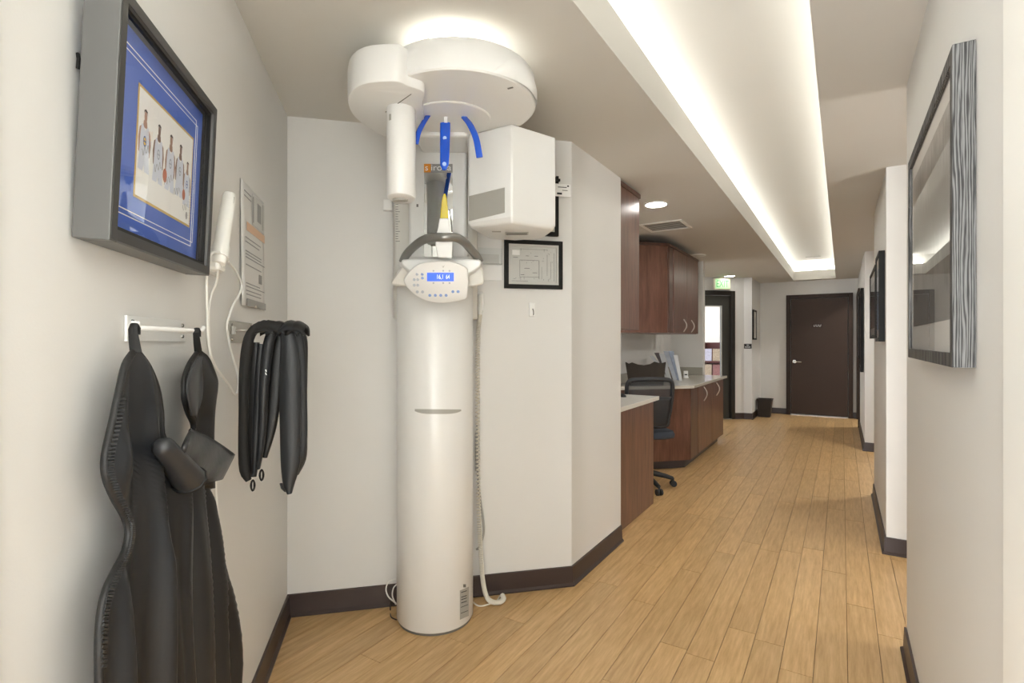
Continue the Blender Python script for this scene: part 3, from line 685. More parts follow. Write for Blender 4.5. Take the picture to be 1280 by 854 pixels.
pane_sheet([BF(x_, .012, z_) for x_, z_ in ((a, c), (b, c), (b, d), (a, d))], nB, t)
# sign card stuck above it
t = thing('notice_card', BF(1.40, 0, 2.128), 'small white notice card on the wall corner above the framed certificate', 'card')
MB().box(1.355, 1.448, .0205, .024, 2.128, 2.196, BF).build('card', 'white_print', t)
m = MB(); m.box(1.375, 1.425, .024, .0245, 2.176, 2.180, BF); m.box(1.428, 1.438, .024, .0245, 2.182, 2.19, BF); m.box(1.37, 1.398, .024, .0245, 2.138, 2.148, BF); m.box(1.40, 1.43, .024, .0245, 2.16, 2.163, BF)
m.build('card_print', 'black_print', t)
MB().box(1.365, 1.378, .001, .03, 2.21, 2.235, BF).box(1.379, 1.39, .001, .02, 2.212, 2.225, BF).build('clip', 'frame_black', t)
# little wall holder
t = thing('wall_hook', BF(1.234, 0, 1.474), 'small white plastic hook on the wall below the floor plan', 'hook')
MB().box(1.218, 1.25, .001, .012, 1.474, 1.552, BF).build('plate', 'white_print', t, bevel=.005)
MB().tube([BF(1.237, .012, 1.515), BF(1.237, .026, 1.505), BF(1.237, .03, 1.49), BF(1.237, .026, 1.482)], .003, 6).build('hook', 'device_dark', t, smooth=60)
# clear brochure holder
t = thing('leaflet_holder', BF(1.0, 0, 1.665), 'clear acrylic leaflet holder on the wall behind the machine', 'holder')
MB().box(.93, 1.068, .001, .006, 1.665, 1.935, BF).build('back_sheet', 'white_print', t)
m = MB(); m.poly([BF(s_, .037, z_) for s_, z_ in ((.935, 1.75), (1.063, 1.75), (1.063, 1.83), (.935, 1.83))]); m.poly([BF(.934, o_, z_) for o_, z_ in ((.006, 1.75), (.037, 1.75), (.037, 1.83), (.006, 1.88))]); m.poly([BF(1.064, o_, z_) for o_, z_ in ((.006, 1.75), (.037, 1.75), (.037, 1.83), (.006, 1.88))]); m.box(.934, 1.064, .006, .038, 1.746, 1.75, BF)
m.build('pocket', 'acrylic', t)
MB().box(.95, 1.05, .008, .02, 1.752, 1.80, BF).build('leaflets', 'paper', t)
# box on the wall left of the column
t = thing('cable_box', BF(.475, 0, 2.0), 'tiny white box on the wall left of the machine column', 'box')
MB().box(.455, .50, .001, .03, 2.0, 2.055, BF).build('case', 'white_print', t, bevel=.004)

# ================================================================== PANORAMIC X-RAY MACHINE (frame CF around the column)
MX, MY = -.374, 2.575
mc = CF(MX, MY, 0)
X = thing('xray_machine', mc, 'white panoramic dental x-ray machine on a round floor column', 'x-ray machine')
def K(x, d, z): return CF(x, d, z)
# lower round cover
def dshape(r, n=26, back=.085):
    pts = [(MX + r * math.cos(math.pi + math.pi * i / n), MY + r * math.sin(math.pi + math.pi * i / n)) for i in range(n + 1)]
    return pts + [(MX + r * .96, MY + back), (MX - r * .96, MY + back)]
cov = MB().loft([[K(x, y, z) for x, y in dshape(r)] for r, z in ((.178, .012), (.184, .02), (.184, 1.595), (.178, 1.605))]).build('column_cover', 'device', X, smooth=40)
MB().loft([[K(x, y, z) for x, y in dshape(.176)] for z in (.0005, .012)]).build('plinth', 'device_dark', cov)
# grey crescent window
m = MB(); n = 16; rr = .1848
def cr(u, v):
    x = (u - U0) / FP
    # intersect ray with cover cylinder
    A = x * x + 1; Bq = -2 * (x * MX + MY); C = MX * MX + MY * MY - rr * rr
    d = (-Bq - math.sqrt(Bq * Bq - 4 * A * C)) / (2 * A); return px(u, v, d)
m.grid([[cr(518.5 + 58 * i / n, 511.5 + .5 * (i / n)) for i in range(n + 1)], [cr(518.5 + 58 * i / n, 514 + 3.6 * (1 - (2 * i / n - 1) ** 4)) for i in range(n + 1)]])
m.build('window_slot', 'device_grey', cov)
m = MB(); n = 6; m.grid([[cr(574.8 + 11.2 * i / n, v0 + (733.5 - 738.5) * i / n + (738.5 - 733.5)) for i in range(n + 1)] for v0 in (733.5, 770)])
lab = m.build('rating_label', 'device_grey', cov); rr = .1852
m = MB()
for v in (738, 744, 747, 751): m.grid([[cr(576.5 + 7 * i / 4, v + dv + (4 - i) * .6) for i in range(5)] for dv in (0, 1.1)])
for v in (755.5, 763): m.grid([[cr(576 + 9 * i / 4, v + dv + (4 - i) * .9) for i in range(5)] for dv in (0, .8)])
m.build('label_print', 'black_print', lab)
rr = .1848; m = MB(); m.grid([[cr(579 + 3.4 * i / 2, v) for i in range(3)] for v in (730.5, 734.5)]); m.build('badge', 'device_dark', cov)
# rear column and slide carriage
colm = MB().prism([(-.59, 2.62), (-.575, 2.585), (-.20, 2.585), (-.175, 2.62), (-.175, 2.70), (-.59, 2.66)], 1.45, 2.30, K).build('rear_column', 'device_matt', X, bevel=.012)
car = MB().box(-.49, -.215, 2.50, 2.60, 1.60, 2.30, K).build('carriage', 'device', X, bevel=.012)
m = MB()
for i in range(17): m.box(-.5695, -.557 if i % 4 else -.549, 2.5835, 2.5849, 1.83 + i * .012, 1.8325 + i * .012, K)
m.build('height_scale', 'device_dark', colm)
MB().box(-.452, -.443, 2.497, 2.4999, 1.977, 1.990, K).build('lock_button', 'device_dark', car)
# mirror with name strip
zt, zb = 1.34 + (427 - 205.5) / 660 * 2.497, 1.34 + (427 - 323) / 660 * 2.497
xl, xr_ = (530.3 - 640) / 660 * 2.497, (565.8 - 640) / 660 * 2.497
MB().box(xl, xr_, 2.494, 2.4995, zb, zt, K).build('mirror', 'mirror', X)
zs = zt - .04
st = MB().box(xl, xr_, 2.491, 2.4939, zs, zt, K).build('name_strip', 'label_grey', X)
MB().box(xl, xl + .032, 2.4895, 2.4909, zs, zt, K).build('name_square', 'orange', st)
MB().text('s', K(xl + .006, 2.4892, zs + .009), Rv, Zv, .042, 0.0).text('irona', K(xl + .034, 2.4905, zs + .009), Rv, Zv, .042, 0.0, width=.094).build('name_lettering', 'white_print', st)
# top arm and gantry
GZ0, GZ1 = 2.26, 2.384
MB().box(-.43, -.19, 2.30, 2.62, 2.235, 2.335, K).build('top_arm', 'device', X, bevel=.015)
gx, gy, gr = -.205, 2.08, .298
def gan(k, z): return [K(gx + gr * k * math.cos(2 * math.pi * i / 72), gy + gr * k * math.sin(2 * math.pi * i / 72), z) for i in range(72)]
gan_o = MB().loft([gan(.95, GZ0 - .001), gan(.985, GZ0), gan(1.0, GZ0 + .006), gan(1.004, GZ0 + .05), gan(.985, GZ1 - .02), gan(.95, GZ1 - .005), gan(.90, GZ1), gan(.86, GZ1 - .01), gan(.80, GZ0 + .03), gan(.3, GZ0 + .03)]).build('gantry', 'device', X, smooth=35)  # unseen top hollowed out so the downlight glow spreads wider over the ceiling
# raised flank on the right of the gantry rim
m = MB(); rows = []
for i in range(21):
    q = math.radians(-62 + 62 * i / 20); b = math.sin(i / 20 * math.pi) ** .7
    rows.append([K(gx + (gr + .001 + b * o) * math.cos(q), gy + (gr + .001 + b * o) * math.sin(q), GZ0 + .004 + (.092 * b) * h) for h, o in ((0, .006), (.25, .012), (.55, .012), (.8, .006), (1, -.003))])
m.grid(rows).build('rim_bulge', 'device', gan_o, smooth=60)
# ring and hub below
MB().loft([[K(-.25 + .165 * k * math.cos(2 * math.pi * i / 48), 2.18 + .165 * k * math.sin(2 * math.pi * i / 48), z) for i in range(48)] for k, z in ((1.0, GZ0 - .0005), (1.0, GZ0 - .004), (.97, GZ0 - .007), (.5, GZ0 - .008))]).build('hub', 'device', gan_o, smooth=30)
MB().ribbon([px(639 - 0, 111, 1.912) + Zv * .0 - Rv * .012, px(639, 111, 1.912) + Rv * .006 - Fv * .01], Fv, .004, .002, 8).build('indicator_slot', 'device_dark', gan_o)
# left lobe of the rotor carrying the sensor
LZ = 2.225
lobe = smooth_curve([(-.40, 1.797, 0), (-.515, 1.818, 0), (-.590, 1.905, 0), (-.622, 2.03, 0), (-.610, 2.15, 0), (-.548, 2.29, 0), (-.43, 2.31, 0), (-.36, 2.15, 0), (-.335, 1.98, 0), (-.315, 1.905, 0), (-.318, 1.865, 0), (-.36, 1.83, 0)], 72, True)
lc = Vector((-.46, 2.05, 0))
def lob(k, z): return [K(lc.x + (p.x - lc.x) * k, lc.y + (p.y - lc.y) * k, z) for p in lobe]
lb_ = MB().loft([lob(.955, LZ), lob(.985, LZ + .003), lob(1, LZ + .012), lob(1, GZ1 - .05), lob(.985, GZ1 - .03), lob(.93, GZ1 - .02)]).build('rotor_lobe', 'device', X, smooth=35)
g0, g1 = px(514, 117.5, FP * (LZ - CH) / (427 - 117.5)), px(482, 140, FP * (LZ - CH) / (427 - 140))
MB().tube([g0 - Zv * .0005, g1 - Zv * .0005], .0016, 5).build('panel_joint', 'device_dark', lb_)
# sensor arm
sx, sy, sr = -.4235, 2.02, .0545
def sen(k, z, sl=0): return [K(sx + sr * k * math.cos(2 * math.pi * i / 32), sy + sr * 1.1 * k * math.sin(2 * math.pi * i / 32), z + sl * math.sin(2 * math.pi * i / 32)) for i in range(32)]
sn = MB().loft([sen(.86, 1.884, -.004), sen(.97, 1.888, -.004), sen(1, 1.897, -.004), sen(1, LZ - .0), sen(.97, LZ + .01)]).build('sensor_arm', 'device', X, smooth=40)
MB().ribbon([px(489, 143, 1.972), px(489, 150.5, 1.972)], Rv, [.0085, .0085], .004, 12).build('sensor_button', 'device_grey', sn, smooth=50)
MB().loft([[K(sx + .03 * math.cos(q * math.pi / 6) - .004, sy + .018 * math.sin(q * math.pi / 6), z) for q in range(12)] for z in (1.878, 1.8865)]).build('sensor_slot', 'device_grey', sn)
# tube head
tp = [(-.016, 2.238), (.0, 2.231), (.195, 2.378), (.198, 2.42), (.16, 2.60), (.02, 2.64), (-.12, 2.60), (-.196, 2.36), (-.192, 2.346)]
tc = (0.0, 2.43)
def tub(k, z, dz=None): return [K(tc[0] + (x - tc[0]) * k, tc[1] + (y - tc[1]) * k, z) for x, y in tp]
tub_o = MB().loft([tub(.80, 1.838), tub(.93, 1.846), tub(1, 1.868), tub(1, 2.0), tub(1, 2.2595)]).build('tube_head', 'device', X, smooth=28, bevel=.006)
fa, fb = Vector((-.192, 2.346, 0)), Vector((-.016, 2.238, 0)); fd = (fb - fa).normalized(); fn = Vector((fd.y, -fd.x, 0))
def TF(s, o, z): p = fa + fd * s + fn * o; return K(p.x, p.y, z)
MB().loft([[TF(.002, .0008, 1.8745), TF(.190, .0008, 1.888), TF(.190, .0008, 1.995), TF(.002, .0008, 1.985)], [TF(.002, .0025, 1.8745), TF(.190, .0025, 1.888), TF(.190, .0025, 1.995), TF(.002, .0025, 1.985)]]).build('beam_window', 'device_grey', tub_o)
vb = MB().box(-.03, .075, 2.40, 2.45, 1.8345, 1.838, K).build('bottom_vent', 'device_grey', tub_o)
for i in range(6): MB().box(-.024, .069, 2.404 + i * .0075, 2.4075 + i * .0075, 1.833, 1.8345, K).build('vent_slat', 'device_dark', vb)
MB().box(-.09, -.05, 2.38, 2.40, 1.8365, 1.838, K).build('warning_label', 'device_grey', tub_o)
# blue temple and forehead supports
def blue(name, pts, hw, ht=.0035):
    o = MB().ribbon(smooth_curve([tuple(px(*p)) for p in pts], 14), Rv, hw, ht, 10).build(name, 'blue', X, smooth=50); return o
dS = 2.13
b1 = blue('temple_support', [(536, 143, 2.14), (529, 154, 2.10), (523, 166, 2.07), (519.5, 180, 2.06)], .011)
b2 = blue('temple_support', [(580, 146.5, 2.14), (587.5, 156, 2.10), (595, 173, 2.07), (599.5, 197, 2.06)], .0125)
b3 = MB().ribbon([px(556.5, 153.5, 2.15), px(556.3, 170, 2.14), px(556, 190, 2.12), px(555.5, 206, 2.10), px(555.3, 212.5, 2.095)], Rv, [.0205, .0205, .019, .017, .008], .004, 12).build('forehead_support', 'blue', X, smooth=50)
for o, u, v, d in ((b1, 536, 142, 2.145), (b2, 580, 146, 2.145)): MB().cyl(px(u, v, d) - Zv * .004, Vector((*px(u, v, d).xy, GZ0 - .004)), .011, n=14).build('support_cap', 'blue_light', o, smooth=40)
MB().box(-.275, -.262, 2.14, 2.16, px(556, 154, 2.15).z, GZ0 - .004, K).build('support_stem', 'device', b3)
MB().cyl(px(556, 172.5, 2.134), px(556, 172.5, 2.130), .0075, n=16).cyl(px(555.5, 205, 2.097), px(555.5, 205, 2.092), .008, n=16).build('support_rivet', 'blue_light', b3)
# handle bracket, wings, grab handle
def pp_(pts, d): return [px(u, v, d) for u, v in pts]
brk = MB().loft([pp_(q, d) for q, d in (([(503, 325), (521, 324), (583, 324), (599, 325), (602, 328), (600, 333), (592, 339), (580, 346), (522, 346), (512, 339), (504, 332), (502, 328)], 2.30), ([(501, 322), (521, 321), (583, 321), (600, 322), (604, 328), (603, 336), (596, 345), (582, 352), (520, 352), (506, 345), (500, 336), (499, 328)], 2.42))]).build('bracket', 'device', X, bevel=.006, smooth=40)
for q in ([(503, 332), (514, 340), (514, 358), (500, 357.5), (489.5, 356), (489, 352)], [(601, 330), (603.5, 338), (605, 349), (604.5, 355), (592, 358.5), (582, 358.5), (582, 342)]):
    MB().loft([pp_(q, d) for d in (2.345, 2.52)]).build('bracket_wing', 'device_matt', X, bevel=.008, smooth=40)
hp = [(503.5, 328, 2.34), (507, 320, 2.33), (514, 311.5, 2.30), (525, 302.5, 2.24), (538, 297.2, 2.195), (555, 296.8, 2.172), (570, 297.2, 2.195), (580.5, 303, 2.24), (589, 312.5, 2.30), (596, 321, 2.33), (599.5, 328, 2.34)]
MB().tube(smooth_curve([tuple(px(*p)) for p in hp], 48), .0185, 14).build('grab_handle', 'handle_grey', X, smooth=60)
cr_ = MB().loft([pp_(q, d) for q, d in (([(549.3, 273), (560.8, 273), (562.5, 284), (565.6, 297), (565.8, 306), (565, 322.5), (547, 322), (544.3, 306), (544.8, 297), (547.5, 284)], 2.185), ([(549.3, 273), (560.8, 273), (562.5, 284), (565.6, 297), (565.8, 306), (565, 322.5), (547, 322), (544.3, 306), (544.8, 297), (547.5, 284)], 2.26))]).build('chin_rest', 'device', X, bevel=.004)
MB().loft([pp_(q, d) for q, d in (([(550, 274), (560.8, 274), (560, 262), (558.8, 250), (557.5, 243.5), (555.8, 241.5), (554, 243.5), (552.5, 250), (551, 262)], 2.20), ([(550, 274), (560.8, 274), (560, 262), (558.8, 250), (557.5, 243.5), (555.8, 241.5), (554, 243.5), (552.5, 250), (551, 262)], 2.225))]).build('bite_block', 'yellow', X, bevel=.003)
MB().tube([px(562, 262, 2.24), px(564, 275, 2.245), px(565, 290, 2.25)], .003, 6).build('clamp_lever', 'device_dark', cr_)
# control pad
pad = [(513.4, 337.2), (522.8, 330), (536.9, 326.9), (560, 326.4), (574.4, 329.7), (583.8, 335.3), (585, 341.9), (585.6, 352), (585, 362.5), (582.8, 372.8), (574.4, 376), (560, 378.4), (546, 378.4), (532, 375.6), (521, 370), (511.6, 362.5), (506, 355), (505, 350), (507, 344.7)]
padc = smooth_curve([(u, v, 0) for u, v in pad], 76, True)
cu, cv = 546, 353
def pd(k, d, lean=.0011): return [px(cu + (p.x - cu) * k, cv + (p.y - cv) * k, d + (p.y - cv) * lean) for p in padc]
pad_o = MB().loft([pd(.9, 2.262), pd(.985, 2.25), pd(1, 2.235), pd(.99, 2.226), pd(.96, 2.222)]).build('control_pad', 'device', X, smooth=45)
def pdp(u, v, e=.0): return px(u, v, 2.222 + (v - cv) * .0011 - e)
lc_ = MB().loft([[pdp(u, v, e) for u, v in ((533.8, 341), (567.2, 341), (567.2, 351.7), (533.8, 351.7))] for e in (0, .002)]).build('display', 'lcd', pad_o)
upv = (pdp(550, 340) - pdp(550, 352)).normalized()
MB().text('16,1', pdp(546.5, 348.8, .0025), Rv, upv, .027, 0, width=.024).text('64', pdp(557.5, 348.8, .0025), Rv, upv, .027, 0, width=.015).build('display_digits', 'lcd_text', lc_)
for cx, cy in ((335, 350), (405, 350), (298, 420), (345, 420), (408, 400), (298, 495), (345, 495), (338, 585), (408, 585), (505, 632), (578, 632), (650, 632), (722, 632), (812, 582), (882, 582), (553, 305), (683, 305), (768, 305), (553, 468), (683, 468), (768, 468)):
    u, v = 490 + cx * .09375, 310 + cy * .09375; r = .0068 if cy not in (305, 468) else .0042
    MB().cyl(pdp(u, v, -.001), pdp(u, v, .0016), r, r * .85, 10).build('button', 'button_blue' if cy > 560 and cx > 480 or cx in (405, 408) and cy < 420 else 'button', pad_o)
m = MB()
for i in range(8): m.loft([[pdp(u, v, e) for u, v in ((534 + i * 1.3, 332.8), (534.9 + i * 1.3, 332.8), (534.9 + i * 1.3, 334.6), (534 + i * 1.3, 334.6))] for e in (-.0005, .0004)])
m.tube([pdp(552.8, 332.2, .0003), pdp(553.9, 334.5, .0003), pdp(555.2, 332, .0003)], .0011, 5)
m.build('pad_print', 'device_dark', pad_o)

# exposure switch on its coiled cord
t = thing('exposure_switch', BF(.95, 0, 1.47), 'white hand switch with a long coiled cord hanging right of the column', 'hand switch')
MB().box(.925, .968, .001, .022, 1.50, 1.60, BF).build('holder', 'white_print', t, bevel=.006)
MB().tube([BF(.945, .035, 1.475), BF(.945, .035, 1.50), BF(.945, .034, 1.56), BF(.945, .033, 1.585)], [.009, .013, .014, .010], 10).build('switch_body', 'cable_white', t, smooth=50)
path = [tuple(BF(.945, .035, 1.478))] + [tuple(px(*p)) for p in ((597.5, 420, 2.745), (597, 480, 2.745), (597, 560, 2.745), (598.5, 640, 2.74), (601, 690, 2.735), (603.5, 725, 2.72))] + [tuple(pz(u, v, .014)) for u, v in ((608, 745.5), (615, 752.5), (624, 753), (629.5, 749), (628, 744.5))]
cl = smooth_curve(path, 420); helix = []; turns = 190; N_ = turns * 8
prevu = Rv
for i in range(N_ + 1):
    q = i / N_ * (len(cl) - 1); k = min(int(q), len(cl) - 2); p = cl[k].lerp(cl[k + 1], q - k); tg = (cl[k + 1] - cl[k]).normalized()
    prevu = (prevu - tg * prevu.dot(tg)).normalized(); w = tg.cross(prevu); a = 2 * math.pi * i / 8
    helix.append(p + prevu * (.0098 * math.cos(a)) + w * (.0098 * math.sin(a)))
MB().tube(helix, .0034, 4).build('coiled_cord', 'cord_white', t, smooth=80)
fl = [tuple(pz(u, v, .006)) for u, v in ((590, 752), (597, 757), (604, 757.5), (612, 755), (621, 751), (625, 745))]
MB().tube(smooth_curve(fl, 24), .004, 6).build('lead', 'cord_white', t, smooth=80)
# loose leads by the column
MB().tube(smooth_curve([tuple(p) for p in (px(495, 724, 2.64), px(486, 727, 2.64), px(482.5, 737, 2.63), px(485.5, 746, 2.63), px(492, 752, 2.62), px(497, 756, 2.62))], 30), .0035, 6).tube(smooth_curve([tuple(p) for p in (px(497, 730, 2.655), px(492, 735, 2.65), px(490.5, 745, 2.64), px(495, 756, 2.63))], 20), .0035, 6).build(
    'cable', 'cable_white', smooth=80, label='looped white cable behind the left foot of the column', cat='cable')
MB().tube(smooth_curve([tuple(p) for p in (px(494, 745, 2.645), px(488.5, 752, 2.64), px(488, 764, 2.63), px(489, 771.5, 2.555), px(496, 775, 2.53))], 20), .003, 6).build('cable', 'cable_dark', smooth=80, label='thin dark red cable on the floor left of the column', cat='cable')
MB().tube(smooth_curve([tuple(BF(s, o, z)) for s, o, z in ((.935, .012, .90), (.94, .02, .60), (.962, .03, .42), (.965, .035, .34), (.945, .03, .27), (.93, .02, .25))], 30), .006, 8).box(.925, .945, .001, .02, .66, .86, BF).build('cable', 'device_grey', smooth=60, label='grey power cable looping down the wall right of the column', cat='cable')

# ================================================================== LEFT WALL
# basketball team picture: deep box frame hung leaning forward
tilt = math.radians(2.5)
S0, S1, PZ0, PZ1 = 1.335, 1.795, 1.505, 1.915
Fz = Vector((0, 0, 1)) * math.cos(tilt) + nL * math.sin(tilt); Fo = nL * math.cos(tilt) - Zv * math.sin(tilt)
porg = LF(0, .004, 1.505)
def PF(s, o, z): return porg + eL * s + Fo * o + Fz * (z - 1.505)
S0, S1, PZ0, PZ1, PD = 1.327, 1.80, 1.503, 1.915, .052
t = thing('picture', LF(1.56, 0, PZ0), 'signed basketball team picture with blue mount in a deep grey frame', 'picture')
w = .021
m = MB(); m.box(S0, S0 + w, 0, PD, PZ0, PZ1, PF); m.box(S1 - w, S1, 0, PD, PZ0, PZ1, PF); m.box(S0 + w, S1 - w, 0, PD, PZ0, PZ0 + w, PF); m.box(S0 + w, S1 - w, 0, PD, PZ1 - w, PZ1, PF)
m.build('frame', 'frame_steel', t, bevel=.0015)
m = MB(); m.box(S0 + .003, S0 + w, PD, PD + .0012, PZ0 + .003, PZ1 - .003, PF); m.box(S1 - w, S1 - .003, PD, PD + .0012, PZ0 + .003, PZ1 - .003, PF); m.box(S0 + w, S1 - w, PD, PD + .0012, PZ0 + .003, PZ0 + w, PF); m.box(S0 + w, S1 - w, PD, PD + .0012, PZ1 - w, PZ1 - .003, PF)
m.build('frame_face', 'frame_charcoal', t)
a, b, c, d = S0 + w, S1 - w, PZ0 + w, PZ1 - w
m = MB(); e = .008
m.box(a, a + e, 0, PD - .006, c, d, PF); m.box(b - e, b, 0, PD - .006, c, d, PF); m.box(a, b, 0, PD - .006, c, c + e, PF); m.box(a, b, 0, PD - .006, d - e, d, PF)
m.build('rebate', 'frame_black', t)
MB().box(a, b, .024, .03, c, d, PF).build('mount', 'mat_blue', t)
m = MB()
def lineframe(i0, j0, wd, o=.0304):
    m.box(a + i0, b - i0, .03, o, c + j0, c + j0 + wd, PF); m.box(a + i0, b - i0, .03, o, d - j0 - wd, d - j0, PF); m.box(a + i0, a + i0 + wd, .03, o, c + j0, d - j0, PF); m.box(b - i0 - wd, b - i0, .03, o, c + j0, d - j0, PF)
lineframe(.036, .048, .0018); lineframe(.046, .038, .0018, .0306)
m.build('mount_line', 'white_print', t)
pa, pb_, pc, pd_ = 1.412, 1.674, 1.608, 1.804
MB().box(pa - .005, pb_ + .005, .03, .0306, pc - .005, pd_ + .005, PF).build('gold_border', 'gold', t)
pr = MB().box(pa, pb_, .0306, .031, pc, pd_, PF).build('print', 'mat_white', t)
# figures: from far (small s) to near (large s) read right-to-left on the wall; x runs left-to-right in view
def fx_(q): return pb_ - q * (pb_ - pa)
def fz_(q): return pc + q * (pd_ - pc)
def figure(x, top, sc, skin, ball, emb, k):
    m = MB(); sc *= .84
    def P2(dx, dz, o): return PF(fx_(x + dx), .0312 + o, fz_(top + dz))
    def el(dx, dz, rx, rz, o, n=14): m.poly([P2(dx + rx * math.cos(2 * math.pi * i / n), dz + rz * math.sin(2 * math.pi * i / n), o) for i in range(n)])
    s = sc
    m.mi = 1                                           # arms and neck
    m.poly([P2(dx * s * 1.35, dz * s, .0) for dx, dz in ((-.022, -.13), (.022, -.13), (.03, -.21), (-.03, -.21))])
    for sg in (-1, 1): m.poly([P2(sg * dx * s * 1.35, dz * s, .0) for dx, dz in ((.045, -.20), (.072, -.235), (.086, -.36), (.076, -.50), (.062, -.52), (.060, -.36))])
    m.mi = 0                                           # vest and shorts
    m.poly([P2(dx * s * 1.35, dz * s, .0001) for dx, dz in ((-.05, -.19), (-.03, -.18), (0, -.24), (.03, -.18), (.05, -.19), (.06, -.30), (.066, -.52), (-.066, -.52), (-.06, -.30))])
    m.mi = 5
    m.poly([P2(dx * s * 1.35, dz * s, .0001) for dx, dz in ((-.066, -.52), (.066, -.52), (.078, -.70), (.012, -.70), (0, -.62), (-.012, -.70), (-.078, -.70))])
    m.mi = 1; el(0, -.08 * s, .026 * s, .075 * s, .0002)
    m.mi = 2; m.poly([P2(dx * s * 1.35, dz * s, .0003) for dx, dz in ((-.027, -.06), (-.022, -.015), (0, .002), (.022, -.015), (.027, -.06), (.018, -.03), (-.018, -.03))])
    m.mi = 3; el(0, -.36 * s, .03 * s, .062 * s, .0003)
    m.mi = 6; el(0, -.36 * s, .022 * s, .045 * s, .0004); m.mi = 3; m.poly([P2(dx * s * 1.35, dz * s, .0005) for dx, dz in ((-.018, -.37), (.018, -.37), (.01, -.345), (0, -.36), (-.01, -.345))])
    if ball: m.mi = 4; el(ball * s, -.55 * s, .045 * s, .085 * s, .0005)
    m.build('printed_figure', ['jersey', skin, 'hair', emb, 'ball', 'jersey', 'emblem_gold' if k == 0 else 'jersey_shade'], pr)
figure(.10, .84, 1.0, 'skin_a', 0, 'emblem_blue', 0)
figure(.33, .82, 1.0, 'skin_b', 0, 'emblem_grey', 1)
figure(.55, .83, 1.02, 'skin_c', -.11, 'emblem_grey', 2)
figure(.745, .82, .98, 'skin_b', 0, 'emblem_grey', 3)
figure(.905, .70, .86, 'skin_c', -.085, 'emblem_blue', 4)
m = MB()
for x, z, n in ((.05, .42, 9), (.27, .36, 8), (.45, .30, 11), (.63, .25, 9), (.83, .14, 7)):
    pts = [tuple(PF(fx_(x + i * .017), .0318, fz_(z + .045 * math.sin(i * 2.3 + x * 9) + .01 * i))) for i in range(n)]
    m.tube(smooth_curve(pts, n * 4), .00028, 4)
m.build('signature', 'label_grey', pr)
m = MB(); m.poly([PF(fx_(.93 + .022 * math.cos(q * .5236)), .0312, fz_(.09 + .045 * math.sin(q * .5236))) for q in range(12)]); m.build('seal', 'grey_print', pr)
pane_sheet([PF(x_, .043, z_) for x_, z_ in ((a, c), (b, c), (b, d), (a, d))], Fo, t)
MB().tube([LF(1.778, .002, 1.80), LF(1.784, .006, 1.79), LF(1.780, .003, 1.775)], .003, 6).build('hanger', 'frame_black', t)

# paper notice in a clear wall sleeve
t = thing('notice', LF(.68, 0, 1.455), 'tall printed paper notice pinned to the wall beside the corner', 'notice')
ns0, ns1, nz0, nz1 = .52, .842, 1.462, 1.885
MB().grid([[LF(ns1 + (ns0 - ns1) * i / 8, .004 + .006 * math.sin(i / 8 * math.pi) * (1 - j / 10) + .004 * (1 - j / 10), nz0 + (nz1 - nz0) * j / 10) for i in range(9)] for j in range(11)]).build('sheet', 'paper', t, solid=.0015, smooth=60)
def nt_(m, x0, x1, y0, y1, o=.0145): m.box(ns1 + (ns0 - ns1) * x0, ns1 + (ns0 - ns1) * x1, o - .006 * y0 - .0006, o - .006 * y0, nz0 + (nz1 - nz0) * y0, nz0 + (nz1 - nz0) * y1, LF)
m = MB(); nt_(m, .40, .96, .70, .96); m.build('photo_block', 'paper_grey', t)
m = MB(); nt_(m, .42, .46, .72, .94, .0152); nt_(m, .62, .80, .76, .92, .0152); nt_(m, .86, .88, .72, .95, .0152); nt_(m, .66, .80, .22, .30); m.build('photo_print', 'label_grey', t)
m = MB(); nt_(m, .16, .97, .615, .685); m.build('orange_band', 'peach', t); 
m = MB()
for y in (.92, .88, .55, .515, .44, .415, .39, .33, .18, .155, .12, .09): nt_(m, .10 if y < .6 else .08, random.uniform(.7, .95) if y < .6 else .36, y, y + .008)
m.build('text_line', 'grey_print', t)
m = MB(); nt_(m, .12, .98, 0.0, .06); m.build('footer', 'label_grey', t)

# dental camera wand in its wall holder
t = thing('camera_wand', LF(1.16, 0, 1.52), 'white intraoral camera wand with cable resting in a wall holder', 'camera wand')
MB().box(1.085, 1.185, .001, .008, 1.525, 1.60, LF).build('wall_plate', 'cable_white', t, bevel=.003)
hp0, hp1 = pL(273, 330, .045), pL(287, 243, .045)
MB().ribbon([hp0.lerp(hp1, q) for q in (0, .05, .3, .7, .96, 1)], nL, [.016, .019, .0195, .019, .0175, .015], [.014, .019, .0195, .018, .016, .013], 16).build('wand_body', 'cable_white', t, smooth=45)
MB().ribbon([hp0.lerp(hp1, .05) + nL * .015 - eL * -.008, hp0.lerp(hp1, .95) + nL * .015 - eL * -.008], nL, .0012, .0012, 6).build('wand_seam', 'device_grey', t)
hh = hp0.lerp(hp1, .18); ax = (hp1 - hp0).normalized()
MB().tube([hh - ax * .022 , hh + ax * .012], .022, 16).loft([[hh + eL * x - nL * y + Zv * z for x, y in ((-.012, 0), (.012, 0), (.012, .04), (-.012, .04))] for z in (-.02, .008)]).build('holder_ring', 'cable_white', t, smooth=40)
MB().box(1.165, 1.225, .012, .05, 1.528, 1.575, LF).build('holder_cup', 'cable_white', t, bevel=.01)
MB().tube(smooth_curve([tuple(pL(*p)) for p in ((275, 316, .05), (266, 316, .045), (260, 326, .035), (258.5, 350, .02), (259, 390, .015), (261, 430, .012), (268, 455, .012), (287, 482, .02), (294, 493, .025), (297, 487, .025), (296, 465, .02), (289, 440, .012), (285, 420, .012), (284, 405, .015), (290, 385, .02), (301, 364, .025), (301, 352, .025), (294, 338, .03), (285, 327, .045))], 120), .0035, 7).build('cable', 'cable_white', t, smooth=70)
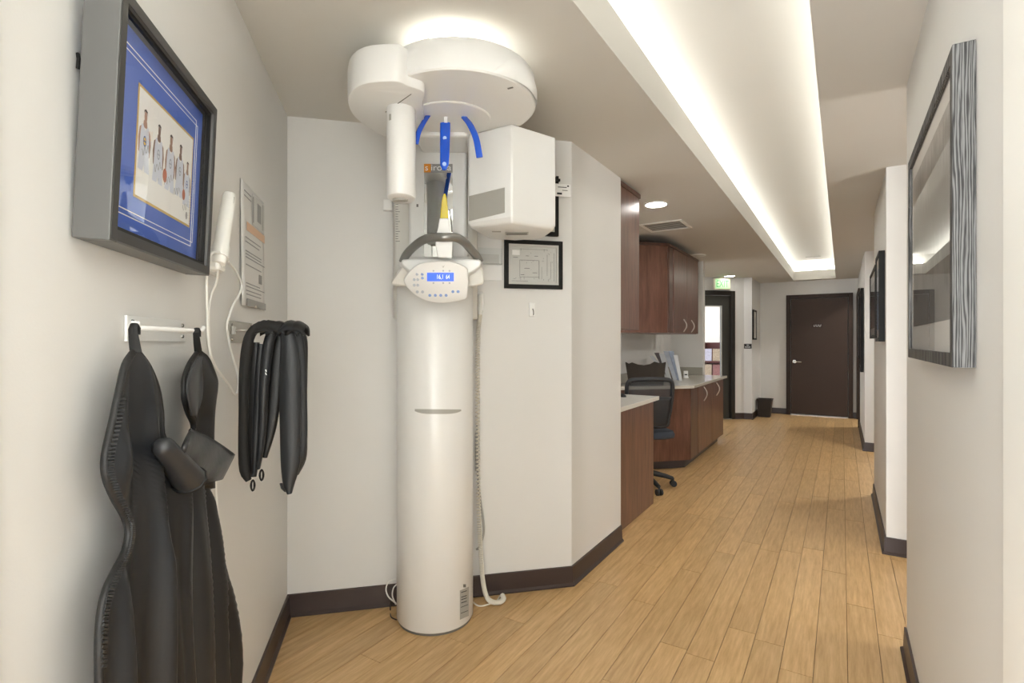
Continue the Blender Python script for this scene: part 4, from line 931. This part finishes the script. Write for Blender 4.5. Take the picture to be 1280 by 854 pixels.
MB().tube(smooth_curve([tuple(pL(*p)) for p in ((273, 334, .045), (271, 352, .03), (264, 370, .012), (261, 395, .008), (262, 440, .006), (265, 520, .006), (268, 580, .006), (272, 640, .005), (274, 700, .004))], 60), .003, 7).build('cable', 'cable_white', t, smooth=70)

# wall racks
def rack(s0, s1, z0, z1, label, mt, arm, am):
    t = thing('wall_rack', LF((s0 + s1) / 2, 0, z0), label, 'rack')
    pl_ = MB().box(s0, s1, .001, .006, z0, z1, LF).build('back_plate', mt, t, bevel=.001)
    for s in (s0 + .02, s1 - .02):
        for z in (z0 + .012, z1 - .012):
            MB().cyl(LF(s, .006, z), LF(s, .009, z), .005, .004, 10).build('screw', 'dirty_chrome', pl_)
    m = MB(); m.tube(arm, .0055, 10); m.build('arm', am, t, smooth=60)
    MB().cyl(arm[0] - Zv * .013, arm[0] + Zv * .013, .008, n=12).build('hinge', mt, t, smooth=40)
    return t
rack(1.335, 1.625, 1.340, 1.390, 'white metal wall rack with a rod holding the big apron', 'device', [LF(1.605, .012, 1.366), LF(1.58, .03, 1.366), LF(1.405, .062, 1.363), LF(1.392, .064, 1.372)], 'device')
rack(.70, .97, 1.335, 1.405, 'grey metal wall rack with a swung-out arm under the draped straps', 'device_grey', [LF(.955, .012, 1.375), LF(.952, .06, 1.375), LF(.945, .16, 1.372), LF(.940, .235, 1.37)], 'chrome')

# lead apron: pieces cut from curves on the wall plane, folded in depth
def curve_at(pts, n): return smooth_curve([(u, v, 0) for u, v in pts], n)
def cloth(left, right, off, folds, n=48, k=40):
    Lc, Rc = curve_at(left, n), curve_at(right, n); rows = []
    for i in range(n + 1):
        row = []; tt = i / n
        for j in range(k + 1):
            q = j / k; o = off(tt) if callable(off) else off
            pl0 = pL(Lc[i].x, Lc[i].y, off(tt) if callable(off) else off); pr0 = pL(Rc[i].x, Rc[i].y, off(tt) if callable(off) else off)
            p = pl0.lerp(pr0, q); row.append(p + nL * (folds(tt, q, (p - A0).dot(eL))))
        rows.append(row)
    return rows
AP = thing('lead_apron', LF(1.55, .05, .45), 'long black lead x-ray apron hanging in folds from the white rack', 'apron')
left1 = [(167, 440), (157, 456), (149, 490), (141, 528), (132, 570), (133, 596), (143, 622), (156, 645), (161, 665), (157, 688), (145, 712), (133, 738), (126, 772), (124, 815), (125, 870), (128, 960), (130, 1010)]
right1 = [(173, 440), (186, 458), (197, 485), (202, 515), (206, 550), (236, 575), (254, 600), (264, 622), (268, 645), (273, 672), (279, 702), (288, 738), (295, 778), (298, 815), (297, 850), (294, 905), (292, 940)]
def ridge(x): return abs((x / math.pi) % 1.0 - .5) * 2
def f1(t_, q, s_):
    am = min(1, t_ * 3.2); edge = min(1, math.sin(q * math.pi) * 1.6) ** .7; sp = s_ - 1.2 - .10 * (t_ - .5) * (s_ - 1.55)
    return am * (.010 * edge + (.034 + .020 * t_) * (ridge(sp / .118 * math.pi) - .5) * edge + .010 * math.sin(sp * 97 + 1.0) * edge * t_ + .005 * math.sin(sp * 31 + t_ * 9) * edge)
rows = cloth(left1, right1, lambda t_: .05 + .02 * t_, f1, 64, 120)
body = MB().grid(rows).build('apron_body', 'leather', AP, smooth=75, solid=.006)
MB().tube([r[0] for r in rows], .0065, 8).build('left_binding', 'piping', body, smooth=60)
MB().tube([r[-1] for r in rows], .0045, 8).build('right_binding', 'piping', body, smooth=60)
# stitched ribs along the left binding, their highlights put into a lighter grey
m = MB()
for i in range(9, 54):
    for e in (0, .5):
        p = rows[i][0].lerp(rows[i + 1][0], e); q = rows[i][4].lerp(rows[i + 1][4], e); dd = (q - p).normalized()
        m.tube([p + nL * .0055 - dd * .004, p + dd * .006 + nL * .0065], .0024, 5)
m.build('binding_ribs', 'leather_grey', body)
left2 = [(246, 441), (235, 455), (226, 475), (224, 495), (229, 515), (236, 532), (233, 550), (231, 575), (230, 610)]
right2 = [(251, 441), (261, 448), (269, 462), (270, 480), (265, 498), (260, 512), (260, 540), (261, 575), (263, 612)]
def f2(t_, q, s_): return min(1, t_ * 3) * (.018 * math.sin(q * math.pi) + .010 * math.sin(q * 9 + 2))
rows2 = cloth(left2, right2, .052, f2, 40, 24)
sh = MB().grid(rows2).build('shoulder_flap', 'leather_dark', AP, smooth=75, solid=.006)
MB().tube([r[0] for r in rows2[:27]], .006, 8).build('flap_binding', 'piping', sh, smooth=60)
MB().tube([r[-1] for r in rows2[:24]], .005, 8).build('flap_binding', 'piping', sh, smooth=60)
left3 = [(247, 446), (238, 462), (233, 482), (235, 502), (239, 520)]; right3 = [(250, 446), (252, 462), (253, 482), (251, 502), (243, 522)]
MB().grid(cloth(left3, right3, .078, lambda t_, q, s_: .006 * math.sin(q * 3.1), 20, 8)).build('lining', 'leather_grey', sh, smooth=75, solid=.003)
# hanging loops over the rod
for u0, u1, v0, v1, o, wd in ((168.5, 170.5, 410, 441, .047, .0095), (246.5, 248.5, 414.5, 443, .064, .0085)):
    p0, p1 = pL(u0, v0, o), pL(u1, v1, .055)
    MB().ribbon([p1 + eL * .002, p0.lerp(p1, .5) + eL * .006, p0 + eL * .008 - Zv * .002, p0 + Zv * .007 + eL * .002, p0 - eL * .007, p0 - eL * .006 - Zv * .012], nL, [wd * 1.0, wd * .9, wd * .75, wd * .7, wd * .7, wd * .7], .002, 8).build('hanging_loop', 'fabric_black', AP, smooth=60)
# rolled collar and open flap
r0, r1 = pL(200, 553, .088), pL(237, 600, .10); dr = (r1 - r0).normalized()
loops = []
for i in range(13):
    q = i / 12; c_ = r0.lerp(r1, q); R_ = (.018 + .012 * q) * (.55 if i == 0 else 1)
    a_ = (Zv - dr * Zv.dot(dr)).normalized(); b__ = dr.cross(a_)
    loops.append([c_ + a_ * R_ * .9 * math.cos(2 * math.pi * j / 20) + b__ * R_ * (1 + .06 * math.sin(3 * j)) * math.sin(2 * math.pi * j / 20) for j in range(20)])
rl = MB().loft(loops).build('rolled_collar', 'leather_grey', AP, smooth=70)
MB().tube([p for p in loops[-1]] + [loops[-1][0]], .004, 6, cap=False).build('collar_binding', 'piping', rl, smooth=60)
fl0 = [(237, 538), (255, 545), (275, 557), (292, 569)]; fl1 = [(225, 573), (238, 592), (256, 601), (277, 598)]
rows3 = []
for i in range(13):
    q = i / 12; a_ = [curve_at(fl0, 16)[j] for j in range(17)]; b_ = [curve_at(fl1, 16)[j] for j in range(17)]
    rows3.append([pL(a_[j].x + (b_[j].x - a_[j].x) * q, a_[j].y + (b_[j].y - a_[j].y) * q, .098 + .012 * math.sin(q * 3.0) - .012 * (j / 16) + .004 * math.sin(j * .9 + q * 3)) for j in range(17)])
fp = MB().grid(rows3).build('collar_flap', 'leather_grey', AP, smooth=75, solid=.008)
MB().tube([rows3[0][j] for j in range(17)] + [rows3[i][16] for i in range(1, 13)] + [rows3[12][j] for j in range(15, -1, -1)], .004, 6).build('flap_binding', 'piping', fp, smooth=60)

# padded straps draped over the swung-out arm: strands lie side by side along the arm
DR = thing('draped_straps', LF(.945, .14, .88), 'black padded collar straps draped over the swung-out wall arm', 'straps')
def strand(pts, hw, th, ds, mt='leather', dd=1.615):
    P3 = [px(u, v, dd + ds) for u, v in pts]; c3 = smooth_curve([tuple(p) for p in P3], 26)
    hh = smooth_curve([(h, 0, 0) for h in hw], 26)
    return MB().ribbon(c3, nL, [max(.004, q.x * 1.62 / 660) for q in hh], th, 14).build('strap', mt, DR, smooth=60)
strand([(352, 411), (336, 406.5), (322, 409), (312, 421), (307.5, 445), (305, 480), (304.5, 520), (304, 560), (306, 588), (311, 601)], [8, 6, 5.5, 6, 6.5, 6, 5.5, 5.5, 6, 3], .016, -.045, 'fabric_black')
strand([(318, 428), (317, 460), (316, 510), (315, 560), (313, 596)], [6, 9, 9, 10, 7], .006, .0, 'leather_dark')
strand([(326, 430), (322, 500), (319, 560), (318, 592)], [4, 5, 4, 3], .008, -.02, 'leather')
strand([(350, 410), (340, 416), (334, 440), (330, 480), (328, 530), (326, 560), (323, 586)], [6, 6, 6.5, 6, 5, 4, 2], .012, -.02, 'leather')
strand([(352, 414), (347, 440), (343, 480), (338, 530), (331, 572)], [8, 9, 9, 8, 3], .007, .02, 'leather_dark')
strand([(352, 409), (360, 420), (362.5, 450), (362.5, 490), (363, 540), (363, 580), (361, 604), (362, 617)], [7, 9, 11.5, 12.5, 12, 11, 7, 3], .012, -.04, 'leather')
strand([(364, 411), (371, 424), (375, 460), (376, 500), (376.5, 540), (375, 570), (370, 592)], [7, 8, 8, 7.5, 7.5, 7, 3], .010, .0, 'leather')
strand([(372, 413), (380, 424), (381, 460), (380.5, 500), (381, 540), (380, 572), (372, 592)], [4, 4, 3.5, 3, 3, 3, 2], .014, .03, 'leather_dark')
# saddle over the arm: four folds running across
for u0, u1, h, mt in ((320, 347, 6, 'leather_dark'), (338, 360, 7, 'leather'), (352, 376, 8, 'leather'), (362, 383, 7, 'leather_dark')):
    m = MB(); loops = []
    for i in range(13):
        q = i / 12 * math.pi; loops_r = []
        y = -.055 * math.cos(q); z = .028 * math.sin(q)
        loops.append([px(u0 + (u1 - u0) * e, 420 - h * .8 * math.sin(e * math.pi), 1.615) + eL * -y + Zv * z for e in [j / 8 for j in range(9)]])
    m.grid(loops).build('strap_fold', mt, DR, smooth=70, solid=.010)
for u, v in ((316, 607), (327, 594)):
    MB().ring(px(u, v, 1.59), nL + eL * .9, .0055, .0036, 18, 6, ry=.015, up=eL - nL).build('loop_end', 'fabric_black', DR, smooth=60)
MB().ribbon([px(352, 605, 1.585), px(354, 611, 1.58), px(357, 614, 1.575)], eL, [.014, .012, .004], .004, 10).build('strap_tab', 'leather_grey', DR, smooth=60)
m = MB()
for v in (428, 432): m.ribbon([px(332, v + 34, 1.565), px(333, v + 37, 1.565)], nL, .0014, .001, 6)
for i in range(5): m.ribbon([px(332 - i * .7, 492 + i * 15, 1.598), px(332 - i * .7, 494 + i * 15, 1.598)], nL, .001, .001, 6)
m.build('stitch_mark', 'white_print', DR)
